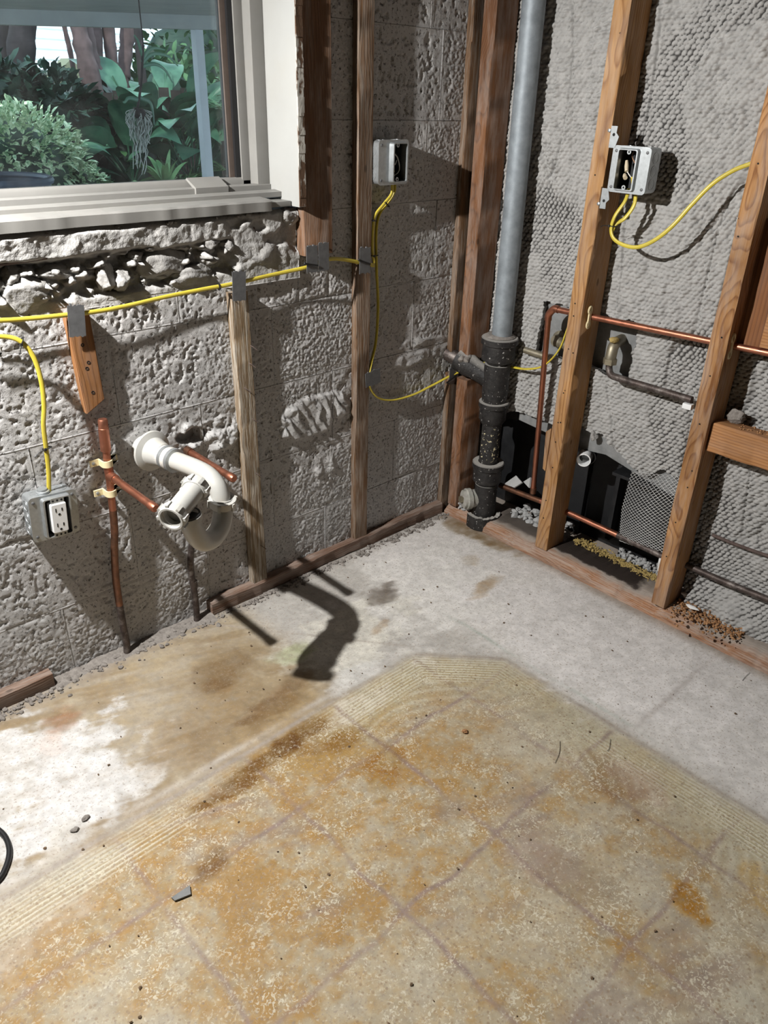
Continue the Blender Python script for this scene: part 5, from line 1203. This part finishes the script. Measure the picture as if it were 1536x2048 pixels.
cb = [bz(*p) for p in ((-60, 1640, .006), (-20, 1650, .006), (6, 1668, .006), (17, 1690, .006), (18, 1712, .006), (10, 1738, .006), (-4, 1760, .006), (-40, 1790, .006))]
tag(obj('power_cord', MB().tube(catmull(cb, 8), 0.0052, 10), MT['black']), 'black power cord looping in at the left edge of the floor', 'cord')

# ------------------------------------------------------------------ the yard behind the glass
def leaf_mat(name, a, b, rough=0.5):
    t = NT(name); return t.done(t.mix(t.ramp(t.noise(26.0 if 'varieg' in name else 3.0, 3, 0.6), (0.38, 0), (0.6, 1)), tuple(a), tuple(b)), rough, 0, None, 0.35)
LM = {'bush': leaf_mat('variegated_leaf', (0.22, 0.40, 0.22), (0.80, 0.88, 0.62)), 'big': leaf_mat('broad_leaf', (0.028, 0.095, 0.062), (0.085, 0.20, 0.13), 0.3),
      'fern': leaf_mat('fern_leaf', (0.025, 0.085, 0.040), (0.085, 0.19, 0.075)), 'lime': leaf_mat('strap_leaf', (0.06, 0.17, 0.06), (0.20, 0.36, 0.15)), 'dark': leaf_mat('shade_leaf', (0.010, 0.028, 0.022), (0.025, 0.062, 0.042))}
MT['bark'] = m_plain('red_bark', (0.13, 0.085, 0.085), 0.9, 0, 0.5, 6, 0.6); MT['bark_dark'] = m_plain('dark_bark', (0.035, 0.028, 0.03), 0.9, 0, 0.4, 6, 0.5)
MT['soil'] = m_plain('garden_soil', (0.06, 0.055, 0.04), 0.95, 0, 0.4, 3); MT['porch'] = m_plain('porch_paint', (0.42, 0.43, 0.42), 0.7, 0, 0.12, 3); MT['post'] = m_plain('post_paint', (0.62, 0.64, 0.68), 0.6, 0, 0.06, 4)
MT['shingle'] = m_plain('white_roof', (0.72, 0.76, 0.80), 0.7, 0, 0.1, 2); MT['house'] = m_plain('white_siding', (0.70, 0.72, 0.72), 0.7, 0, 0.05, 2); MT['fence'] = m_plain('dark_fence', (0.045, 0.032, 0.03), 0.9, 0, 0.4, 5); MT['bin'] = m_plain('blue_bin', (0.05, 0.075, 0.12), 0.4)
def leaf(mb, base, d, length, width, droop=0.4, side=None, fold=0.15, seg=6, shape=0.5):
    b = Vector(base); d = Vector(d).normalized(); up_ = Vector((0, 0, 1)); s = d.cross(up_); s = s.normalized() if s.length > 1e-3 else Vector((1, 0, 0))
    if side is not None: s = (s * math.cos(side) + d.cross(s) * math.sin(side)).normalized()
    nrm = s.cross(d); vs = []
    for i in range(seg + 1):
        t = i / seg; w = width * 0.5 * (math.sin(math.pi * min(1, 0.06 + 0.94 * t ** (0.7 + 0.6 * shape))) ** 0.8 + 0.02)
        c = b + d * (length * t) - Vector((0, 0, 1)) * (droop * length * t * t)
        vs += [c - s * w + nrm * (fold * w), c, c + s * w + nrm * (fold * w)]
    fs = []
    for i in range(seg):
        k = 3 * i; fs += [(k, k + 1, k + 4, k + 3), (k + 1, k + 2, k + 5, k + 4)]
    return mb.add(vs, fs)
def yd(px, py, Y): return by(px, py, Y)
GZ = 0.05
struct(obj('porch_floor', MB().box((-4, 0.2, -0.15), (14, 7.0, 0.0)), MT['mortar']))
tag(obj('garden_ground', MB().box((-6, 7.0, -0.2), (24, 30, GZ)), MT['soil']), 'shaded bare soil of the yard behind the porch', 'ground', None, 'structure')
# porch: beam, post and ceiling
a, b = yd(-200, 44, 7.3), yd(372, 58, 6.8); dirb = (b - a).normalized(); dirb.z = 0
mb = MB(); B0 = a - dirb * 2; B1 = b + (b - a) * 1.2; nn = Vector((-dirb.y, dirb.x, 0)).normalized() * 0.12
za, zb_ = a.z - 0.02, b.z + 0.02
def beamz(P): return a.z + (b.z - a.z) * ((P - a).dot(b - a) / (b - a).length_squared)
pv = []
for P_ in (B0, B1):
    z = beamz(P_); pv += [Vector((P_.x, P_.y, z)), Vector((P_.x, P_.y, z + 0.125)), Vector((P_.x, P_.y, z + 0.125)) + nn, Vector((P_.x, P_.y, z)) + nn]
mb.add(pv, [(0,1,2,3), (7,6,5,4), (0,4,5,1), (1,5,6,2), (2,6,7,3), (3,7,4,0)])
struct(obj('porch_beam', mb, MT['porch']))
zc = max(beamz(B0), beamz(B1)) + 0.13
mb = MB(); mb.add([Vector((-6, 0.2, beamz(B0) + 0.12)), Vector((14, 0.2, beamz(B1) + 0.14)), B1 + nn * 3 + Vector((0, 0, 0.125 + 0)) * 1, B0 + nn * 3 + Vector((0, 0, 0.125))][0:0], []) 
c4 = [Vector((B0.x, 0.2, beamz(B0) + 0.125)), Vector((B1.x, 0.2, beamz(B1) + 0.125)), Vector((B1.x, B1.y + 0.5, beamz(B1) + 0.125)), Vector((B0.x, B0.y + 0.5, beamz(B0) + 0.125))]
mb = MB().prism(c4, (0, 0, 0.12)); struct(obj('porch_ceiling', mb, MT['porch']))
p0, p1 = yd(391, 30, 6.9), yd(417, 352, 6.9)
tag(obj('porch_post', MB().cbox((p0.x - 0.048, 6.85, 0.0), (p0.x + 0.048, 6.95, p0.z + 0.05), 0.006), MT['post']), 'white square porch post at the right of the window view', 'post')
# trunks
def trunk(pts, Y, r0, r1, mat, label, seed):
    P_ = [yd(x, y, Y) for x, y in pts]; P_ = [P_[0] + (P_[0] - P_[1]) * 1.5] + P_ + [Vector((P_[-1].x, P_[-1].y, GZ - 0.1))]
    C_ = catmull(P_, 6); g = np.random.default_rng(seed); n = len(C_)
    tag(obj('tree_trunk', MB().tube(C_, [(r0 + (r1 - r0) * i / (n - 1)) * (1 + 0.12 * g.uniform(-1, 1)) for i in range(n)], 10), MT[mat]), label, 'tree trunk', 'trunks behind the fence')
trunk(((8, 40), (12, 150)), 10.5, 0.11, 0.13, 'bark_dark', 'dark tree trunk at the left edge of the window view', 1)
trunk(((44, 40), (46, 150)), 10.0, 0.17, 0.18, 'bark_dark', 'thick dark tree trunk, second from left through the glass', 2)
trunk(((66, 45), (60, 140)), 11.0, 0.05, 0.07, 'bark_dark', 'slim dark stem touching the thick dark trunk', 3)
trunk(((128, 50), (147, 140)), 11.0, 0.03, 0.04, 'bark', 'thin leaning stem left of the reddish trunk', 4)
trunk(((156, 50), (172, 120), (192, 200), (212, 285)), 9.6, 0.10, 0.15, 'bark', 'reddish trunk leaning to the right in the middle of the view', 5)
trunk(((172, 50), (188, 130), (206, 200)), 9.9, 0.07, 0.12, 'bark', 'reddish trunk leaning behind the middle one', 6)
trunk(((192, 52), (196, 130), (200, 200)), 10.2, 0.07, 0.09, 'bark', 'upright reddish trunk just right of the leaning pair', 7)
trunk(((216, 54), (224, 130), (226, 200)), 10.2, 0.095, 0.08, 'bark', 'reddish trunk in front of the white roof', 8)
trunk(((256, 62), (248, 140), (246, 180)), 10.4, 0.10, 0.10, 'bark', 'rightmost reddish trunk in front of the white roof', 9)
trunk(((276, 66), (283, 140)), 9.8, 0.05, 0.06, 'bark_dark', 'slim dark trunk beside the broad leaves', 10)
# fence of dark upright boards
ft = thing('garden_fence', yd(180, 270, 9.2), 'dark weathered board fence behind the leaning trunks', 'fence')
for k in range(26):
    x0 = yd(150, 200, 9.2).x - 2.6 + k * 0.17; o = 0.02 * (k % 2)
    hgt = 1.05 + 0.10 * random.random() + (0.12 if x0 > yd(150, 200, 9.2).x else 0)
    obj('board', MB().box((x0, 9.4 + o, GZ), (x0 + 0.145, 9.42 + o, hgt)), MT['fence'], ft)
obj('rail', MB().box((yd(150, 200, 9.2).x - 2.7, 9.45, 0.9), (yd(150, 200, 9.2).x + 1.9, 9.5, 0.98)), MT['fence'], ft)
# neighbour's house
hx0, hx1 = yd(40, 130, 17).x - 1.5, yd(330, 110, 17).x + 1.0
nh = thing('neighbour_house', ((hx0 + hx1) / 2, 17, GZ), 'bright white roofed house beyond the trees', 'house')
zt = yd(120, 62, 18).z; ze = yd(120, 140, 17).z
obj('wall', MB().box((hx0 + 0.4, 17.4, GZ), (hx1 - 0.4, 20, ze)), MT['house'], nh)
rp = MB().prism([(hx0, 16.9, ze - 0.05), (hx0, 19.5, zt + 1.1), (hx0, 19.7, zt + 1.0), (hx0, 17.0, ze - 0.15)], (hx1 - hx0, 0, 0)); rf = obj('roof', rp, MT['shingle'], nh)
sl = Vector((0, 2.6, zt + 1.15 - ze)).normalized()
for k in range(9):
    c0_ = Vector((hx0, 16.9, ze - 0.05)) + sl * (k * 0.34)
    obj('shingle_course', MB().prism([c0_, c0_ + sl * 0.34, c0_ + sl * 0.34 + Vector((0, -0.004, 0.012)), c0_ + Vector((0, -0.02, 0.045))], (hx1 - hx0, 0, 0)), MT['shingle'], rf)
gx = yd(140, 118, 16.6).x
obj('gable', MB().prism([(gx - 0.6, 16.6, ze - 0.25), (gx + 0.75, 16.6, ze - 0.25), (gx + 0.05, 16.6, ze + 0.22)], (0, 0.6, 0)), m_plain('olive_gable', (0.22, 0.23, 0.15), 0.8), nh)
# leafy masses
def bush(name, c, r, n, ll, lw, mat, label, cat, seed, up_=0.3):
    g = np.random.default_rng(seed); t = thing(name, (c[0], c[1], GZ), label, cat); mb = MB()
    for k in range(n):
        d = g.normal(size=3); d /= np.linalg.norm(d); d[2] = abs(d[2]) * (1 if g.random() < 0.85 else -0.6); rr = g.uniform(0.72, 1.05)
        p = Vector((c[0] + d[0] * r[0] * rr, c[1] + d[1] * r[1] * rr, max(GZ + 0.05, c[2] + d[2] * r[2] * rr)))
        e = Vector((d[0], d[1], d[2] + up_)) + Vector(g.normal(size=3) * 0.5); leaf(mb, p, e, ll * g.uniform(0.7, 1.3), lw * g.uniform(0.8, 1.2), 0.25, g.uniform(-0.6, 0.6), 0.2, 3)
    obj('foliage', mb, mat, t, 180)
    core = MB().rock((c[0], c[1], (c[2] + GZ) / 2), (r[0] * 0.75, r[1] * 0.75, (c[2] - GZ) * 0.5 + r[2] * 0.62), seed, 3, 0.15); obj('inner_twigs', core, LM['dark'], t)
    return t
c = yd(30, 330, 8.2); bush('shrub', (c.x + 0.05, 8.3, 0.45), (0.78, 0.7, 0.60), 1500, 0.12, 0.050, LM['bush'], 'bright variegated shrub at the lower left of the window view', 'shrub', 1)
c = yd(160, 335, 8.4); bush('shrub', (c.x, 8.4, 0.22), (0.26, 0.25, 0.20), 260, 0.09, 0.04, LM['bush'], 'small variegated shrub right of the big bright one', 'shrub', 2)
for k, (px, py, Y, r, lb) in enumerate(((-20, 200, 9.3, 0.7, 'dark leafy mass at the left edge of the view above the shrub'), (95, 210, 9.3, 0.62, 'dark foliage behind the big bright shrub'), (330, 210, 10.8, 1.0, 'dark foliage behind the broad leaves'), (455, 230, 10.0, 0.9, 'dark foliage right of the porch post'), (250, 270, 9.6, 0.6, 'dark foliage under the broad leaves'), (400, 110, 12.5, 1.5, 'tall dark hedge high behind the porch post'), (520, 130, 12.0, 1.5, 'tall dark hedge at the right end of the yard view'))):
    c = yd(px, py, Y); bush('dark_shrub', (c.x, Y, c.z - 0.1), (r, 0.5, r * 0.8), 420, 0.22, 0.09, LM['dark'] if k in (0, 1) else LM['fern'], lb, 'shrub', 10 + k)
def fan(name, base, leaves, mat, label, cat, stem=True):
    """clump of large leaves on stalks: (direction, stalk, length, width, droop)"""
    t = thing(name, base, label, cat)
    for d, stl, ln, wd, dr in leaves:
        d = Vector(d).normalized(); p = Vector(base) + d * stl
        lf = obj('leaf', leaf(MB(), p, (d.x, d.y, d.z * 0.75), ln, wd, dr, random.uniform(-0.9, 0.9), 0.22, 9, 0.3), mat, t, 180)
        if stem: obj('stalk', MB().tube([base, Vector(base) + d * stl * 0.5, p, p + d * ln * 0.3 - Vector((0, 0, dr * ln * 0.09))], 0.012, 6), mat, lf)
def rnd_fan(n, st, ln, wd, dr, el=(0.5, 1.6), seed=0):
    g = np.random.default_rng(seed); out = []
    for k in range(n):
        a = g.uniform(0, 2 * math.pi); out.append(((math.cos(a), math.sin(a) * 0.6, g.uniform(*el)), st * g.uniform(0.6, 1.2), ln * g.uniform(0.8, 1.2), wd * g.uniform(0.8, 1.2), dr * g.uniform(0.6, 1.4)))
    return out
G2 = 'broad-leaved plants in the yard'
for k, (px, Y, n, st, ln, wd, dr, el, lb) in enumerate(((262, 9.2, 15, 0.85, 1.0, 0.40, 0.5, (0.8, 1.8), 'tall broad-leaved plant left of the hanging roots'), (330, 9.4, 18, 1.05, 1.1, 0.46, 0.55, (0.9, 2.2), 'tallest broad-leaved plant in the middle of the view'), (385, 9.0, 14, 0.8, 0.95, 0.42, 0.6, (0.6, 1.6), 'broad-leaved plant just left of the porch post'), (95, 9.0, 6, 0.6, 0.6, 0.14, 0.5, (0.5, 1.4), 'broad-leaved plant above the big bright shrub'))):
    c = yd(px, 330, Y); fan('broadleaf_plant', Vector((c.x, Y, GZ)), rnd_fan(n, st, ln, wd, dr, el, 40 + k), LM['big'], lb, 'plant')
for k, (px, Y, n, ln, wd, dr, el, m, lb) in enumerate(((250, 8.0, 14, 0.55, 0.055, 0.55, (0.3, 1.2), 'lime', 'spiky strap-leaved clump below the hanging roots'), (330, 8.0, 12, 0.60, 0.085, 0.35, (0.9, 2.4), 'lime', 'upright strap-leaved clump right of the hanging roots'), (372, 8.2, 12, 0.50, 0.05, 0.5, (0.5, 1.6), 'lime', 'strap-leaved clump at the foot of the porch post'), (215, 8.2, 10, 0.45, 0.07, 0.6, (0.4, 1.2), 'big', 'low leafy clump right of the small shrub'))):
    c = yd(px, 350, Y); fan('strap_leaf_clump', Vector((c.x, Y, GZ + 0.02)), rnd_fan(n, 0.08, ln, wd, dr, el, 60 + k), LM[m], lb, 'plant', False)
def frond(mb, base, d, ln, dr, wl, n=18):
    base = Vector(base); d = Vector(d).normalized(); s = d.cross(Vector((0, 0, 1))).normalized()
    for i in range(1, n + 1):
        t = i / n; p = base + d * ln * t - Vector((0, 0, dr * ln * t * t)); w = wl * math.sin(math.pi * (0.12 + 0.85 * t))
        for sg in (-1, 1): leaf(mb, p, s * sg + d * 0.45, w, 0.022, 0.25, 0.2, 0.1, 2)
    mb.tube([base, base + d * ln * 0.5 - Vector((0, 0, dr * ln * 0.25)), base + d * ln - Vector((0, 0, dr * ln))], 0.006, 5)
for k, (px, py, Y, n, ln, lb) in enumerate(((440, 215, 8.6, 11, 0.85, 'feathery palm right of the porch post, high'), (452, 340, 8.4, 12, 0.55, 'bright low fern right of the porch post'), (300, 340, 8.6, 9, 0.55, 'low fern behind the hanging roots'), (60, 250, 9.0, 9, 0.5, 'dim fern above the bright shrub'))):
    c = yd(px, py, Y); t = thing('fern', (c.x, Y, GZ), lb, 'fern'); g = np.random.default_rng(80 + k); top = Vector((c.x, Y, c.z))
    for j in range(n):
        a = g.uniform(0, 6.28); mb = MB(); frond(mb, top, (math.cos(a), math.sin(a) * 0.6, g.uniform(0.1, 1.1)), ln * g.uniform(0.7, 1.1), g.uniform(0.4, 0.8), 0.16); obj('frond', mb, LM['lime'] if k == 1 else LM['fern'], t, 180)
    obj('stem', MB().tube([Vector((c.x, Y, GZ)), top], 0.03, 7), MT['bark_dark'], t)
# hanging air plant with trailing roots
HY = 2.2; hb = thing('hanging_plant', yd(275, 215, HY), 'hanging air plant with pale trailing roots in the middle of the window', 'plant')
obj('stem', MB().tube(catmull([yd(287, 90, HY), yd(285, 120, HY), yd(283, 160, HY), yd(278, 200, HY), yd(274, 222, HY)], 6), 0.006, 7), MT['bark_dark'], hb)
mb = MB()
for (a_, b_, c_, d_) in (((284, 125), (305, 108), (335, 112), (356, 132)), ((284, 132), (310, 128), (330, 140), (345, 165)), ((286, 118), (297, 100), (312, 96), (330, 100)), ((278, 200), (258, 196), (250, 204), (246, 204)), ((286, 112), (280, 95), (275, 80), (268, 70)), ((279, 195), (300, 205), (306, 228), (308, 250))):
    P_ = catmull([yd(*q, HY) for q in (a_, b_, c_, d_)], 5); mb.tube(P_, [0.009 * (1 - 0.75 * i / (len(P_) - 1)) + 0.001 for i in range(len(P_))], 6, True, 0.4)
obj('foliage', mb, LM['big'], hb)
mb = MB(); g = np.random.default_rng(5)
for k in range(60):
    x = g.uniform(252, 306); y0 = g.uniform(215, 240); y1 = y0 + g.uniform(30, 118) * (1 if 262 < x < 298 else 0.5)
    P_ = [yd(274 + (x - 274) * 0.3, 218, HY)]
    for t in np.linspace(0.2, 1, 6): P_.append(yd(x + g.uniform(-4, 4) + (278 - x) * 0.35 * t, y0 + (y1 - y0) * t, HY + g.uniform(-0.03, 0.03)))
    mb.tube(catmull(P_, 3), 0.0019, 4)
obj('roots', mb, m_plain('pale_roots', (0.42, 0.43, 0.40), 0.8), hb)
obj('hanger', MB().tube([yd(287, 92, HY), Vector((yd(287, 92, HY).x, HY, 2.2))], 0.003, 5), MT['bark_dark'], hb)
obj('root_ball', MB().rock(yd(278, 228, HY), (0.030, 0.03, 0.022), 3, 2, 0.4), MT['bark_dark'], hb)
# rim of a blue tub under the window
rm = [yd(*p, 1.6) for p in ((-60, 390), (-40, 375), (-10, 366), (30, 365), (62, 371), (88, 384), (100, 400))]
tt = thing('garden_tub', (rm[3].x, 1.6, 0), 'dark blue tub rim showing at the bottom left corner of the glass', 'tub')
cx_ = (rm[0].x + rm[-1].x) / 2; obj('rim', MB().tube([(cx_ + 0.20 * math.cos(a), 1.75 + 0.20 * math.sin(a), 0.93) for a in np.linspace(0, 2 * math.pi, 33)], 0.014, 8, False), MT['bin'], tt)
obj('tub_wall', MB().lathe((cx_, 1.75, 0.0), (0, 0, 1), [(0, 0.14), (0.05, 0.15), (0.93, 0.20), (0.93, 0.19), (0.1, 0.14), (0.1, 0.001)], 32), MT['bin'], tt)
